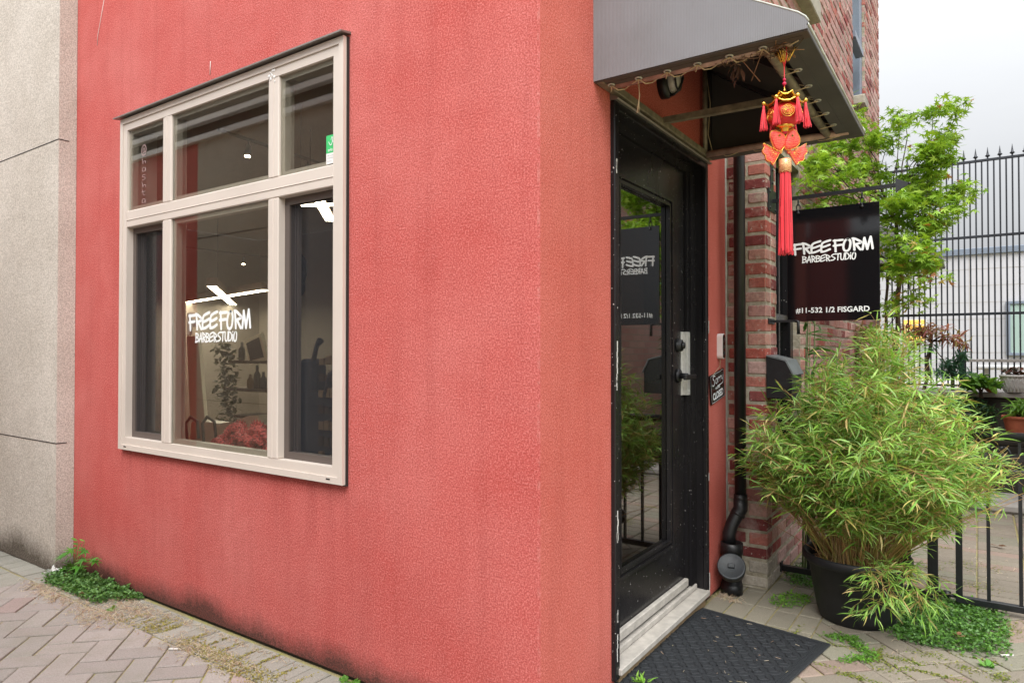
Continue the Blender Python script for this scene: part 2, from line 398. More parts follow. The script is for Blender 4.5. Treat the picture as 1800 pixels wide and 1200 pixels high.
M['brickfar']=brickfar()
def pavermat():
    t=NT('concrete_paver'); f=t.noise(190,3,.7); n=t.noise(5,4,.6)
    c=t.mix(1,t.col(),t.ramp(f,[(.3,(.78,.78,.78)),(.7,(1.16,1.16,1.16))]),'MULTIPLY')
    c=t.mix(t.math('MULTIPLY',t.ramp(n,[(.5,0),(.75,1)]),.35),c,(.20,.19,.14))
    g=t.ramp(t.noise(2.3,5,.7),[(.56,0),(.72,1)]); c=t.mix(t.math('MULTIPLY',g,.28),c,(.16,.17,.08))
    return t.bsdf(c,.85,0,f,.0025,.8,.3)
M['paver']=pavermat()
def jointmat():
    t=NT('sandy_joint_moss'); c=t.ramp(t.noise(9,5,.7),[(.35,(.22,.18,.11)),(.5,(.32,.27,.13)),(.62,(.30,.29,.09)),(.75,(.18,.22,.06))])
    return t.bsdf(c,.95,0,t.noise(120,4),.006,1)
M['joint']=jointmat()
def matmat():
    t=NT('black_rubber_mat'); f=t.noise(260,3,.7); c=t.mix(t.ramp(f,[(.45,0),(.8,1)]),(.014,.016,.019),(.05,.055,.06))
    return t.bsdf(c,.72,0,f,.002,.8,.4)
M['rubber']=matmat()
M['signblack']=simple('gloss_black_sign',(.006,.006,.007),.07,spec=.6)
M['lanternred']=simple('red_lantern',(.62,.02,.02),.35,nscale=50,namt=.2)

# ================================================================== SETTING
def clip(poly, n, d):
    """keep the half plane n.p <= d"""
    out=[]
    for i in range(len(poly)):
        a=poly[i]; b=poly[(i+1)%len(poly)]
        da=a[0]*n[0]+a[1]*n[1]-d; db=b[0]*n[0]+b[1]*n[1]-d
        if da<=0: out.append(a)
        if (da<0)!=(db<0) and abs(da-db)>1e-9:
            t=da/(da-db); out.append((a[0]+(b[0]-a[0])*t,a[1]+(b[1]-a[1])*t))
    return out
def area(p): return abs(sum(p[i][0]*p[(i+1)%len(p)][1]-p[(i+1)%len(p)][0]*p[i][1] for i in range(len(p))))/2
def slab(mb, poly, z, col, r=.004, h=.02):
    if len(poly)<3 or area(poly)<2e-4: return
    s=sum(poly[i][0]*poly[(i+1)%len(poly)][1]-poly[(i+1)%len(poly)][0]*poly[i][1] for i in range(len(poly)))
    if s<0: poly=poly[::-1]
    q=[]
    for p in poly:
        if not q or math.hypot(p[0]-q[-1][0],p[1]-q[-1][1])>1e-3: q.append(p)
    if len(q)>1 and math.hypot(q[0][0]-q[-1][0],q[0][1]-q[-1][1])<1e-3: q.pop()
    poly=q; n=len(poly)
    if n<3: return
    cx=sum(p[0] for p in poly)/n; cy=sum(p[1] for p in poly)/n
    def sh(p,k): 
        d=math.hypot(p[0]-cx,p[1]-cy); f=max(0,(d-k))/d; return (cx+(p[0]-cx)*f,cy+(p[1]-cy)*f)
    tx,ty=random.uniform(-.006,.006),random.uniform(-.006,.006)
    def zz(p,z0): return z0+(p[0]-cx)*tx+(p[1]-cy)*ty
    vs=[(*p,z-h) for p in poly]+[(*p,zz(p,z-r*.8)) for p in poly]+[(*sh(p,r*1.4),zz(p,z)) for p in poly]
    fs=[tuple(range(2*n,3*n))]
    for i in range(n):
        j=(i+1)%n; fs.append((i,j,n+j,n+i)); fs.append((n+i,n+j,2*n+j,2*n+i))
    mb.add(vs,fs,col)
def pcol(kind):
    k=random.random()
    if kind=='g': b=(.30,.285,.245)
    elif kind=='p': b=(.325,.288,.262) if k<.65 else ((.325,.295,.265) if k<.88 else (.35,.275,.25))
    elif kind=='m': b=(.245,.222,.172)
    elif kind=='r': b=(.245,.212,.168) if k<.6 else ((.24,.225,.172) if k<.85 else (.285,.215,.175))
    v=random.uniform(.9,1.09); return tuple(x*v for x in b)
G=.0035
def row(mb, x0,x1,y0,y1,alongx,kind,w=.104):
    """soldier row: joints across the short side"""
    a0,a1=(x0,x1) if alongx else (y0,y1); n=max(1,round((a1-a0)/w)); w=(a1-a0)/n
    for i in range(n):
        a,b=a0+i*w+G,a0+(i+1)*w-G
        P=[(a,y0+G),(b,y0+G),(b,y1-G),(a,y1-G)] if alongx else [(x0+G,a),(x1-G,a),(x1-G,b),(x0+G,b)]
        slab(mb,P,random.uniform(-.002,.002),pcol(kind))
def herring(mb, bounds, kind, U=.105, org=(0,0)):
    """45 degree herringbone clipped to half planes [(n,d)]"""
    c=math.sqrt(.5); N=70
    for i in range(-N,N):
        for j in range(-N//2,N//2):
            bx=i+2*j; by=i-2*j
            for (x,y,w,h) in ((bx,by,2,1),(bx,by+1,1,2)):
                g=G/U
                P=[(x+g,y+g),(x+w-g,y+g),(x+w-g,y+h-g),(x+g,y+h-g)]
                P=[((p[0]*c-p[1]*c)*U+org[0],(p[0]*c+p[1]*c)*U+org[1]) for p in P]
                mx=sum(p[0] for p in P)/4; my=sum(p[1] for p in P)/4
                if any(n[0]*mx+n[1]*my-d>.25 for n,d in bounds): continue
                for n,d in bounds: P=clip(P,n,d)
                if len(P)>=3: slab(mb,P,random.uniform(-.0025,.0025),pcol(kind))
g=MB(); S=60
g.add([(-S,-S,-.007),(S,-S,-.007),(S,S,-.007),(-S,S,-.007)],[(0,1,2,3)])
tag(g.build('ground',M['joint']),kind='structure')
pv=MB()
row(pv,-7,0,-.21,-.008,True,'g')                              # soldier course along the red wall (and grey one, which covers it)
row(pv,-7,-3.13,-.36,-.214,True,'g',.13)
herring(pv,[((0,1),-.214),((-1,0),3.16),((1,0),2.6),((0,-1),2.3)],'p')
herring(pv,[((0,1),-.36),((-1,0),7),((1,0),-3.16),((0,-1),2.3)],'p')
row(pv,.008,.512,-.2,1.22,False,'m',.105)
for y0 in (1.225,1.43,1.635,1.84): row(pv,.01,.512,y0,y0+.203,True,'m',.1)
row(pv,.215,.512,2.045,2.25,True,'m',.1)
herring(pv,[((0,-1),.214),((-1,0),-.514),((1,0),2.6),((0,1),2.25)],'r',org=(.03,.02))
for k in range(24):                                           # running bond beyond the gate, long joints along the fence
    y0=2.254+k*.104
    row(pv,.215+(k%2)*.0,1.33,y0,y0+.102,True,'r',.21)
    row(pv,1.335,2.9,y0,y0+.102,True,'r',.23)
tag(pv.build('paving',M['paver']),kind='structure')

# ------------------------------------------------------------------ wall helper with openings
def wall_faces(mb, ax, c0, c1, a0,a1,z0,z1, holes, flip=False):
    """slab between planes ax=c0 (outside) and c1 with rectangular holes [(a0,a1,z0,z1)]; one closed body"""
    A=sorted({a0,a1,*[h[0] for h in holes],*[h[1] for h in holes]}); Z=sorted({z0,z1,*[h[2] for h in holes],*[h[3] for h in holes]})
    def P(a,z,c): return (c,a,z) if ax=='x' else (a,c,z)
    solid={}
    for i in range(len(A)-1):
        for k in range(len(Z)-1):
            am=(A[i]+A[i+1])/2; zm=(Z[k]+Z[k+1])/2
            solid[(i,k)]=not any(h[0]<am<h[1] and h[2]<zm<h[3] for h in holes)
    for (i,k),s in solid.items():
        if not s: continue
        a,b,c,d=A[i],A[i+1],Z[k],Z[k+1]
        mb.add([P(a,c,c0),P(b,c,c0),P(b,d,c0),P(a,d,c0)],[(0,1,2,3)])
        mb.add([P(a,c,c1),P(b,c,c1),P(b,d,c1),P(a,d,c1)],[(3,2,1,0)])
        for (di,dk,e) in ((-1,0,((a,c),(a,d))),(1,0,((b,c),(b,d))),(0,-1,((a,c),(b,c))),(0,1,((a,d),(b,d)))):
            if not solid.get((i+di,k+dk),False):
                (p,q),(r,s2)=e; mb.add([P(p,q,c0),P(r,s2,c0),P(r,s2,c1),P(p,q,c1)],[(0,1,2,3)])
    return mb

# ================================================================== RED BUILDING
red=empty('red_building',(0,0,0),'red stucco corner building with big almond framed window and black glass door','building')
WX0,WX1,WZ0,WZ1=-2.575,-.868,.735,2.448
TH=.14
w=MB(); wall_faces(w,'y',0,TH,-8.3,-.001,.012,4.2,[(WX0+.03,WX1-.03,WZ0+.03,WZ1-.03)])
o=w.build('wall',M['red'],red,fix=True)
w=MB(); wall_faces(w,'x',.0,-TH,.0006,1.879,.012,4.2,[(.50,1.535,.02,2.165)])
o=w.build('side_wall',M['red_side'],red,fix=True); o['label']='smoother orange red stucco of the door side'
w=MB().box((-8.3,.012,-.02),(-.012,TH,.012)).box((-TH,TH,-.02),(-.012,.5,.012)).box((-TH,1.535,-.02),(-.012,1.87,.012)); w.build('footing',M['shadowgap'],red)
w=MB().box((-8.3,0,4.2),(0,4.9,4.3)); w.build('roof',M['steel'],red)
w=MB().tube([(.002,1.8805,.02),(.002,1.8805,4.2)],.006,6); w.build('corner_trim',M['piping'],red)
# chips and runs of white paint on the stucco
w=MB()
w.tube([hit(183,0,'y',-.003),hit(176,40,'y',-.003),hit(172,62,'y',-.003),hit(171,80,'y',-.003)],.0012,5)
w.build('paint_run',M['chip'],red); w=MB(); w.tube([hit(370,108,'y',-.003),hit(369,132,'y',-.003)],.0015,5)
w.build('paint_run',M['chip'],red)

# ---- window
win=MB(); YF=-.022
def fr(mb,x0,x1,z0,z1,y0=YF,y1=.06,r=.004): mb.bbox((x0,y0,z0),(x1,y1,z1),r)
# outer frame members mitred as one ring
def ring(mb,X0,X1,Z0,Z1,t,y0,y1):
    o_=[(X0,Z0),(X1,Z0),(X1,Z1),(X0,Z1)]; i_=[(X0+t,Z0+t),(X1-t,Z0+t),(X1-t,Z1-t),(X0+t,Z1-t)]
    for k in range(4):
        j=(k+1)%4; P=[o_[k],o_[j],i_[j],i_[k]]
        mb.prism(P,'y',y0,y1)
ring(win,WX0,WX1,WZ0,WZ1,.026,YF-.006,.03)
ring(win,WX0+.0262,WX1-.0262,WZ0+.0262,WZ1-.0262,.036,YF,.06)
ix0,ix1,iz0,iz1=WX0+.062,WX1-.062,WZ0+.062,WZ1-.062
tz0,tz1=1.880,1.966                       # transom
m1a,m1b,m2a,m2b=-2.167,-2.092,-1.336,-1.267
fr(win,ix0,ix1,tz0,tz1); fr(win,ix0,ix1,tz0+.035,tz0+.040,YF-.003,.0)
for a,b in ((m1a,m1b),(m2a,m2b)):
    fr(win,a,b,tz1,iz1); fr(win,a,b,iz0,tz0)
    fr(win,a+.033,a+.037,tz1,iz1,YF-.0025,0,.001); fr(win,a+.033,a+.037,iz0,tz0,YF-.0025,0,.001)
wo_=win.build('window_frame',M['almond'],red,fix=True)
w=MB(); w.prism([(YF-.03,WZ1+.004),(YF-.03,WZ1+.010),(.01,WZ1+.022),(.01,WZ1+.012)],'x',WX0-.03,WX1+.012); w.build('drip_flashing',M['steel'],wo_)
for x in (WX0+.06,WX1-.09): MB().box((x,YF-.0075,WZ0+.014),(x+.022,YF-.005,WZ0+.019)).build('weep_slot',M['shadowgap'],wo_)
w=MB().box((WX0-.004,-.012,WZ0-.006),(WX1+.004,.01,WZ0-.001)).box((WX1,-.012,WZ0),(WX1+.004,.01,WZ1)); w.build('sealant_gap',M['shadowgap'],wo_)
panes=[(ix0,m1a,tz1,iz1),(m1b,m2a,tz1,iz1),(m2b,ix1,tz1,iz1),(ix0,m1a,iz0,tz0),(m1b,m2a,iz0,tz0),(m2b,ix1,iz0,tz0)]
for k,(a,b,c,d) in enumerate(panes):
    scr=k in (3,5)
    w=MB().box((a,-.011 if not scr else .055,c),(b,-.006 if not scr else .061,d)); w.build('pane',M['glass'],wo_)
    # gasket / inner sash
    w=MB(); t=.022 if not scr else .03; y0=-.005 if not scr else .012
    for P in ([(a,c),(b,c),(b-t,c+t),(a+t,c+t)],[(b,c),(b,d),(b-t,d-t),(b-t,c+t)],[(b,d),(a,d),(a+t,d-t),(b-t,d-t)],[(a,d),(a,c),(a+t,c+t),(a+t,d-t)]):
        w.prism(P,'y',y0,y0+.03)
    w.build('sash',M['bronze'] if scr else M['almond2'],wo_)
    if scr:
        w=MB(); w.add([(a+t,.020,c+t),(b-t,.020,c+t),(b-t,.020,d-t),(a+t,.020,d-t)],[(0,1,2,3)]); w.build('insect_screen',M['screen'],wo_)
        w=MB()
        for kk in range(2): w.box((a+t+.004+.016*kk,.035,c+t),(a+t+.013+.016*kk,.05,d-t))
        w.build('sliding_track',M['bronze'],wo_)
w=MB(); zz=1.38
w.bbox((m1b+.012,.056,zz-.06),(m1b+.03,.075,zz+.05),.003); w.bbox((m1b+.02,.07,zz-.02),(m1b+.045,.09,zz+.02),.003); w.build('latch',M['almond2'],wo_)
MB().bbox((ix1-.020,.012,1.70),(ix1-.008,.018,1.735),.001).build('screen_tab',M['white'],wo_); w=MB().bbox((ix1-.020,.012,1.03),(ix1-.008,.018,1.065),.001); w.build('screen_tab',M['white'],wo_)
w=MB(); ring(w,WX0+.03,WX1-.03,WZ0+.03,WZ1-.03,.02,.06,.14); w.build('inner_jamb',M['almond2'],wo_)

# ---- stroke lettering (graffiti hand)
GL={'F':([[(0,.98),(.95,1.0)],[(.02,.52),(.85,.56)],[(.12,1.02),(.20,.5),(.25,-.02)]],1.0),
'R':([[(.10,1.0),(.2,.5),(.26,.0)],[(.02,1.06),(.35,.98),(.85,.72),(.9,.62),(.35,.50)],[(.38,.5),(.62,.25),(.86,0)]],1.0),
'E':([[(1.0,1.10),(.5,1.0),(.16,.86),(.06,.5),(.08,.02)],[(.08,.02),(.5,.06),(1.0,.22)],[(.1,.48),(.5,.54),(.95,.66)]],1.08),
'O':([[(.5,1.04),(.22,.9),(.06,.45),(.16,.06),(.42,-.04),(.68,.12),(.78,.55),(.72,.9),(.46,1.05)]],.98),
'M':([[(.1,0),(.18,.5),(.25,1.02)],[(.25,1.02),(.42,.5),(.58,.0)],[(.58,0),(.72,.55),(.88,1.08)],[(.88,1.08),(1.02,.5),(1.12,.02)]],1.2),
'B':([[(.08,1.0),(.1,.5),(.12,0)],[(0,1.0),(.5,.95),(.8,.78),(.5,.6),(.15,.54)],[(.2,.54),(.65,.45),(.9,.22),(.5,.04),(.02,-.02)]],.95),
'A':([[(.05,-.02),(.3,.55),(.5,1.02)],[(.5,1.02),(.7,.5),(.88,-.02)],[(.12,.32),(.5,.36),(.9,.34)]],.95),
'S':([[(.95,1.02),(.4,.95),(.1,.72),(.5,.5),(.85,.3),(.5,.05),(0,0)]],.95),
'T':([[(0,.98),(.95,1.02)],[(.5,1.0),(.48,.5),(.45,-.02)]],.95),
'U':([[(.1,1.0),(.08,.4),(.25,.02),(.6,.04),(.78,.5),(.82,1.02)]],.92),
'D':([[(.1,1.0),(.12,0)],[(0,1.02),(.55,.95),(.88,.55),(.65,.12),(.05,0)]],.95),
'I':([[(.2,.72),(.2,0)],[(.19,1.0),(.21,1.02)]],.42)}
def smooth_line(pts,k=4):
    if len(pts)<3: return pts
    out=[]; P=[pts[0]]+list(pts)+[pts[-1]]
    for i in range(1,len(P)-2):
        for j in range(k):
            t=j/k; a,b,c,d=P[i-1],P[i],P[i+1],P[i+2]
            out.append(tuple(.5*((2*b[q])+(-a[q]+c[q])*t+(2*a[q]-5*b[q]+4*c[q]-d[q])*t*t+(-a[q]+3*b[q]-3*c[q]+d[q])*t**3) for q in (0,1)))
    out.append(pts[-1]); return out
def strokes2d(text,gl,skew=0,gap=.0,rise=0):
    out=[]; x=0
    for i,ch in enumerate(text):
        if ch==' ': x+=.35; continue
        st,wd=gl[ch]
        for s_ in st: out.append([(x+p[0]+skew*p[1],p[1]+rise*x) for p in smooth_line(s_)])
        x+=wd+gap
    return out,x
def ribbon(mb, pts, hw, place, depth=.0012, k0=[0]):
    """flat marker stroke with round ends; place(u,v,d) -> 3D; d is distance off the board"""
    k0[0]+=1; dd=depth+(k0[0]%9)*.00012
    n=len(pts); L=[];Rr=[]
    for i in range(n):
        a=pts[max(0,i-1)]; b=pts[min(n-1,i+1)]; dx,dy=b[0]-a[0],b[1]-a[1]; l=math.hypot(dx,dy) or 1; nx,ny=-dy/l*hw,dx/l*hw
        L.append((pts[i][0]+nx,pts[i][1]+ny)); Rr.append((pts[i][0]-nx,pts[i][1]-ny))
    def cap(p,q):
        dx,dy=p[0]-q[0],p[1]-q[1]; a0=math.atan2(dy,dx)
        return [(p[0]+math.cos(a0+t)*hw,p[1]+math.sin(a0+t)*hw) for t in (math.pi/2*.6,math.pi/2*.3,0,-math.pi/2*.3,-math.pi/2*.6)]
    e=cap(pts[-1],pts[-2]); s_=cap(pts[0],pts[1])
    vs=[place(*p,dd) for p in L]+[place(*p,dd) for p in Rr]
    fs=[(i,i+1,n+i+1,n+i) for i in range(n-1)]
    b=len(vs); vs+=[place(*p,dd) for p in e]; fs.append((n-1,b,b+1,b+2,b+3,b+4,2*n-1))
    b=len(vs); vs+=[place(*p,dd) for p in s_]; fs.append((n,b,b+1,b+2,b+3,b+4,0))
    mb.add(vs,fs)
def logo(mb, place, Wd):
    """place(u,v,d): u along 0..Wd metres, v up from the foot of the lower line"""
    s1,x1=strokes2d('FREE',GL,.04,-.02,.0); s2,x2=strokes2d('FORM',GL,.04,-.02,.0)
    k=Wd/(x1+.30+x2)
    for st in s1: ribbon(mb,[(p[0]*k,.120*Wd+p[1]*.138*Wd+p[0]*k*.02) for p in st],.0142*Wd,place)
    for st in s2: ribbon(mb,[((p[0]+x1+.30)*k,.124*Wd+p[1]*.148*Wd) for p in st],.0142*Wd,place)
    b1,y1=strokes2d('BARBER',GL,.05,.02,.0); b2,y2=strokes2d('STUDIO',GL,.05,.02,.0)
    k=.68*Wd/(y1+.12+y2)
    for st in b1: ribbon(mb,[(.12*Wd+p[0]*k,p[1]*.082*Wd) for p in st],.0076*Wd,place)
    for st in b2: ribbon(mb,[(.12*Wd+(p[0]+y1+.12)*k,.006*Wd+p[1]*.082*Wd) for p in st],.0076*Wd,place)
def textmesh(s,size,bold=0.0):
    cu=bpy.data.curves.new('t','FONT'); cu.body=s; cu.size=size; cu.offset=bold; cu.resolution_u=3
    ob=bpy.data.objects.new('t',cu); COL.objects.link(ob)
    dg=bpy.context.evaluated_depsgraph_get(); me=bpy.data.meshes.new_from_object(ob.evaluated_get(dg))
    V=[tuple(v.co) for v in me.vertices]; Fs=[tuple(p.vertices) for p in me.polygons]
    bpy.data.objects.remove(ob); bpy.data.meshes.remove(me)
    return V,Fs
def put_text(mb,s,width,place,bold=0,height=None,align=0,d=.0012):
    V,Fs=textmesh(s,1.0,bold); xs=[v[0] for v in V]; ys=[v[1] for v in V]
    x0,x1,y0,y1=min(xs),max(xs),min(ys),max(ys); k=width/(x1-x0); kh=k if height is None else height/(y1-y0)
    mb.add([place((v[0]-x0)*k,(v[1]-y0)*kh,d) for v in V],Fs)
lgA=hit(332,601,'y',-.012); lgB=hit(441,601,'y',-.012)
w=MB(); logo(w,lambda u,v,d:(lgA.x+u,-.0115-d,lgA.z+v),lgB.x-lgA.x); w.build('window_lettering',M['letter'],wo_)
# chalk handle stacked down the left upper pane
HG={'@':[[(.65,.35),(.4,.25),(.3,.5),(.5,.7),(.68,.6),(.66,.35),(.85,.3),(.98,.6),(.7,.98),(.25,.95),(0,.5),(.2,.08),(.6,0),(.9,.1)]],
'h':[[(.1,1.1),(.25,.6),(.35,.0)],[(.3,.3),(.6,.5),(.85,.4),(.85,0)]],'a':[[(.8,.75),(.4,.8),(.15,.4),(.4,.05),(.75,.3),(.8,.75),(.9,0)]],
's':[[(.8,.95),(.3,.9),(.25,.6),(.7,.45),(.75,.1),(.2,0)]],'t':[[(.3,1.1),(.35,.4),(.5,0),(.8,.1)],[(0,.7),(.85,.75)]],'g':[[(.8,.8),(.4,.85),(.3,.5),(.6,.4),(.85,.7),(.85,0),(.4,-.1)]]}
w=MB(); z=2.235
for ch in '@hashta':
    hgt=.05 if ch=='@' else .026
    for st in HG[ch]: ribbon(w,[(p[0],p[1]) for p in smooth_line(st)],.035,lambda u,v,d,z=z,h=hgt:(-2.385+u*.046,-.0115-d,z+v*h))
    z-= .040 if ch!='@' else .044
w.build('chalk_writing',M['chalk'],wo_)
w=MB()
P0=hit(574,262,'y',-.012); P1=hit(592,292,'y',-.012)
sx0=P0.x; sx1=ix1-.002; sz1=2.085; sz0=1.975
w.box((sx0,-.0135,sz0+.04),(sx1,-.0115,sz1)); st_=w.build('green_sticker',M['green_st'],wo_); 
w=MB().box((sx0,-.0135,sz0-.002),(sx1,-.0115,sz0+.0398)); w.build('sticker_foot',M['white'],wo_)
w=MB()
for st in ([(.35,.62),(.45,.5),(.6,.42),(.75,.55),(.8,.68)],[(.62,.72),(.72,.85),(.82,.78),(.75,.65)],[(.75,.6),(.95,.6)]):
    ribbon(w,smooth_line(st),.025,lambda u,v,d:(sx0+u*(sx1-sx0),-.0138-d,sz0+.04+v*(sz1-sz0-.04)))
put_text(w,'arlo',(sx1-sx0)*.55,lambda u,v,d:(sx0+.012+u,-.0138-d,sz0+.046+v),.01)
w.build('sticker_print',M['letter'],wo_)
w=MB()
for k in range(3): put_text(w,['Arlo Video','in Operation','- - - - - -'][k] if False else ['video monitored','on premises','24 hours'][k],(sx1-sx0)*[.85,.7,.5][k],lambda u,v,d:(sx0+.008+u,-.0138-d,sz0+.028-k*.011+v))
w.build('sticker_text',M['bluegrey'],wo_)
w=MB()   # bird dropping / putty on the frame head
for k in range(12):
    x=random.gauss(-1.31,.015); z=2.40+random.gauss(0,.018); w.lathe([(0,.002),(.006,.0015),(.009,-.001)],Matrix.Translation((x,YF-.001,z))@Matrix.Rotation(R(90),4,'X')@Matrix.Scale(random.uniform(.3,1),4),8)
w.build('putty_smear',M['white'],wo_)

# ---- door
dr=MB(); DX=-.1; y0,y1=.505,1.532
# casing (proud of wall) + jambs
door=MB().bbox((DX+.004,.60,.100),(DX+.042-.0,.745,2.175),.002)
cs=MB(); cs.box((-.10,.503,.03),(.012,.523,2.165)).box((-.10,1.515,.03),(.012,1.535,2.165)).box((-.10,.523,2.147),(.012,1.515,2.165))
cs.bbox((-.004,.490,.03),(.018,.527,2.178),.004).bbox((-.004,1.511,.03),(.018,1.546,2.178),.004).bbox((-.004,.527,2.143),(.018,1.511,2.178),.004)
cs.box((-.135,1.412,.1),(-.045,1.515,2.147)).box((-.135,.523,.1),(-.045,.548,2.147)).box((-.135,.548,2.112),(-.045,1.412,2.147))
cs.box((-.0449,1.44,.1),(-.035,1.515,2.112))
frm=cs.build('door_frame',M['blackpaint'],red,fix=True)
w=MB().prism([(-.06,2.178),(.03,2.172),(.034,2.178),(-.0,2.2)],'y',.485,1.56); w.build('head_flashing',M['steel'],frm)
w=MB()
for (y,z,h) in ((.504,1.93,.03),(.506,1.22,.10),(.503,1.13,.05),(.508,.60,.09),(.505,.56,.03),(1.546,1.36,.05),(1.546,.10,.07),(.503,.15,.08),(.506,.27,.03),(1.54,.62,.02)):
    for q in range(6):
        a=random.uniform(.002,.006); zz=z+(q/5-.5)*h; yy=y+random.uniform(-.002,.003); a=max(a,h/5/4.2); w.box((.0155,yy-a*.6,zz-a*2.2),(.0189,yy+a*.6,zz+a*2.2))
    w.build('paint_chip',M['chip'],frm); w=MB()
dg_=MB(); X0,X1=-.10,-.058          # leaf between jambs
Y0,Y1,Z0,Z1=.55,1.405,.11,2.11; gy0,gy1,gz0,gz1=.655,1.208,.362,1.925
wall_faces(dg_,'x',X1,X0,Y0,Y1,Z0,Z1,[(gy0,gy1,gz0,gz1)])
leaf=dg_.build('door_panel',M['blackpaint'],red,fix=True)
w=MB()
for (t0,t1,h0,h1) in ((0,.014,.0,.018),(.014,.024,.0,.010),(.024,.036,.0,.015)):
    a,b=.02-t0,.02-t1
    o_=[(gy0-a,gz0-a),(gy1+a,gz0-a),(gy1+a,gz1+a),(gy0-a,gz1+a)]; i_=[(gy0-b,gz0-b),(gy1+b,gz0-b),(gy1+b,gz1+b),(gy0-b,gz1+b)]
    for k in range(4):
        j=(k+1)%4; w.prism([o_[k],o_[j],i_[j],i_[k]],'x',X1-.005,X1+h1)
w.build('glazing_bead',M['blackpaint'],leaf)
w=MB().box((-.071,gy0-.005,gz0-.005),(-.065,gy1+.005,gz1+.005)); w.build('glass',M['doorglass'],leaf)
# lock set
w=MB(); Mx=lambda y,z:Matrix.Translation((X1,y,z))@Matrix.Rotation(R(90),4,'Y')
yd,zd=1.322,1.269
w.lathe([(.033,0),(.033,.006),(.029,.012),(.027,.022),(.0,.023)],Mx(yd,zd),28); w.lathe([(.016,.02),(.015,.034),(0,.035)],Mx(yd,zd),20); w.build('deadbolt',M['pvc'],leaf)
w=MB(); w.lathe([(.034,0),(.034,.008),(.030,.013),(0,.014)],Mx(yd,1.125),28); w.lathe([(.014,.01),(.013,.05),(0,.052)],Mx(yd,1.125),16)
w.bbox((X1+.048,yd-.06,1.108),(X1+.064,yd+.085,1.132),.004); w.build('lever_handle',M['pvc'],leaf)
w=MB().bbox((X1-.001,1.36,1.03),(X1+.004,1.412,1.335),.001); w.bbox((X1+.0165,1.395,1.03),(X1+.0215,1.432,1.335),.001)
for z in (1.05,1.18,1.315): w.lathe([(.005,0),(.004,.002),(0,.003)],Mx(1.414,z)@Matrix.Translation((0,0,.0215)),10)
w.bbox((X1+.0035,1.388,1.03),(X1+.0215,1.3945,1.335),.001); w.build('latch_guard',M['silver'],leaf)
w=MB().bbox((X1,.56,.112),(X1+.022,1.40,.150),.004); w.build('door_sweep',M['sill'],leaf)
w=MB().bbox((-.12,.52,.072),(-.028,1.50,.0985),.004).bbox((-.06,.515,.046),(.030,1.52,.071),.003); sl=w.build('door_sill',M['sill'],frm)
w=MB().box((-.10,.53,0),(.012,1.50,.0455)); w.build('sill_support',M['woodraw'],frm)

# ================================================================== INTERIOR
ir=empty('shop_room',(-2,2,0),kind='structure')
w=MB()
IX0,IX1,IY1,IZ=-8.1,-.142,4.7,2.95
w.box((IX0,IY1,0),(IX1,IY1+.08,IZ)); w.build('back_wall',M['interior'],ir)
w=MB().box((IX0-.08,TH,0),(IX0,IY1,IZ)); w.build('end_wall',M['interior'],ir)
w=MB().box((IX0,TH+.002,IZ+.001),(IX1-.002,IY1,IZ+.08)); w.build('ceiling',M['interior'],ir)
w=MB().box((IX0,TH+.002,.014),(IX1-.002,IY1,.03)); w.build('floor',M['floorwood'],ir)
w=MB().box((-.141,1.9,0),(-.10,IY1,IZ)); w.build('side_wall',M['interior'],ir)
tag(ir,'interior room of the shop','room'); ir['kind']='structure'
del ir['category']
def bar(mb,mb2,A,B,z,wd=.05,h=.09):
    A=Vector((A.x,A.y,z)); B=Vector((B.x,B.y,z)); d=(B-A).normalized(); n=d.cross(Vector((0,0,1)))*wd/2
    P=[A-n,B-n,B+n,A+n]
    mb.add([p+Vector((0,0,.004)) for p in P]+[p+Vector((0,0,h)) for p in P],[(0,3,2,1),(4,5,6,7),(0,1,5,4),(1,2,6,5),(2,3,7,6),(3,0,4,7)])
    n2=n*.8; e=d*.01; P=[A+e-n2,B-e-n2,B-e+n2,A+e+n2]
    mb2.add([p for p in P]+[p+Vector((0,0,.003)) for p in P],[(0,3,2,1),(4,5,6,7),(0,1,5,4),(1,2,6,5),(2,3,7,6),(3,0,4,7)])
def cross_light(z,ends,label):
    C=(hit(*ends[0],'z',z)+hit(*ends[1],'z',z))/2
    t=empty('pendant_light',(C.x,C.y,z),label,'light fixture','crossed bar lights inside the shop')
    h=MB(); e=MB()
    bar(h,e,hit(*ends[0],'z',z),hit(*ends[1],'z',z),z,ends[4]); bar(h,e,hit(*ends[2],'z',z),hit(*ends[3],'z',z),z-.001,ends[4],.094)
    h.build('housing',M['oak'],t); e.build('diffuser',M['led'],t)
    w=MB(); w.tube([(C.x,C.y,z+.09),(C.x,C.y,IZ)],.004,5); w.build('cable',M['darkbody'],t)
cross_light(1.92,[(316,534),(468,510),(372,503),(410,536),.11],'crossed bar ceiling light glowing above the window lettering')
cross_light(2.36,[(452,363),(640,359),(559,349),(581,389),.10],'crossed bar ceiling light glowing at the top of the screened right pane')
def track(A,B,spots,z,label):
    t=empty('track_light',A,label,'track light','track lights inside the shop')
    w=MB().tube([A,B],.014,4,sq=True); w.build('rail',M['darkbody'],t)
    for s_ in spots:
        c=A.lerp(B,s_); w=MB().tube([c,c-Vector((0,0,.07))],.006,6).tube([c-Vector((0,0,.05)),c-Vector((-.03,.03,.13))],[.022,.026],12); hd=w.build('spot_head',M['darkbody'],t)
        q=c-Vector((-.031,.031,.133)); w=MB().lathe([(.0,.012),(.017,.006),(.019,-.002),(0,-.008)],Matrix.Translation(q),12); w.build('bulb',M['bulb'],hd)
track(hit(384,228,'z',2.75),hit(592,297,'z',2.75),[.22,.72],2.75,'black track rail with two lit spots behind the upper window panes')
track(hit(318,434,'z',2.5),hit(476,453,'z',2.5),[.68],2.5,'black track rail with one lit spot above the crossed light')
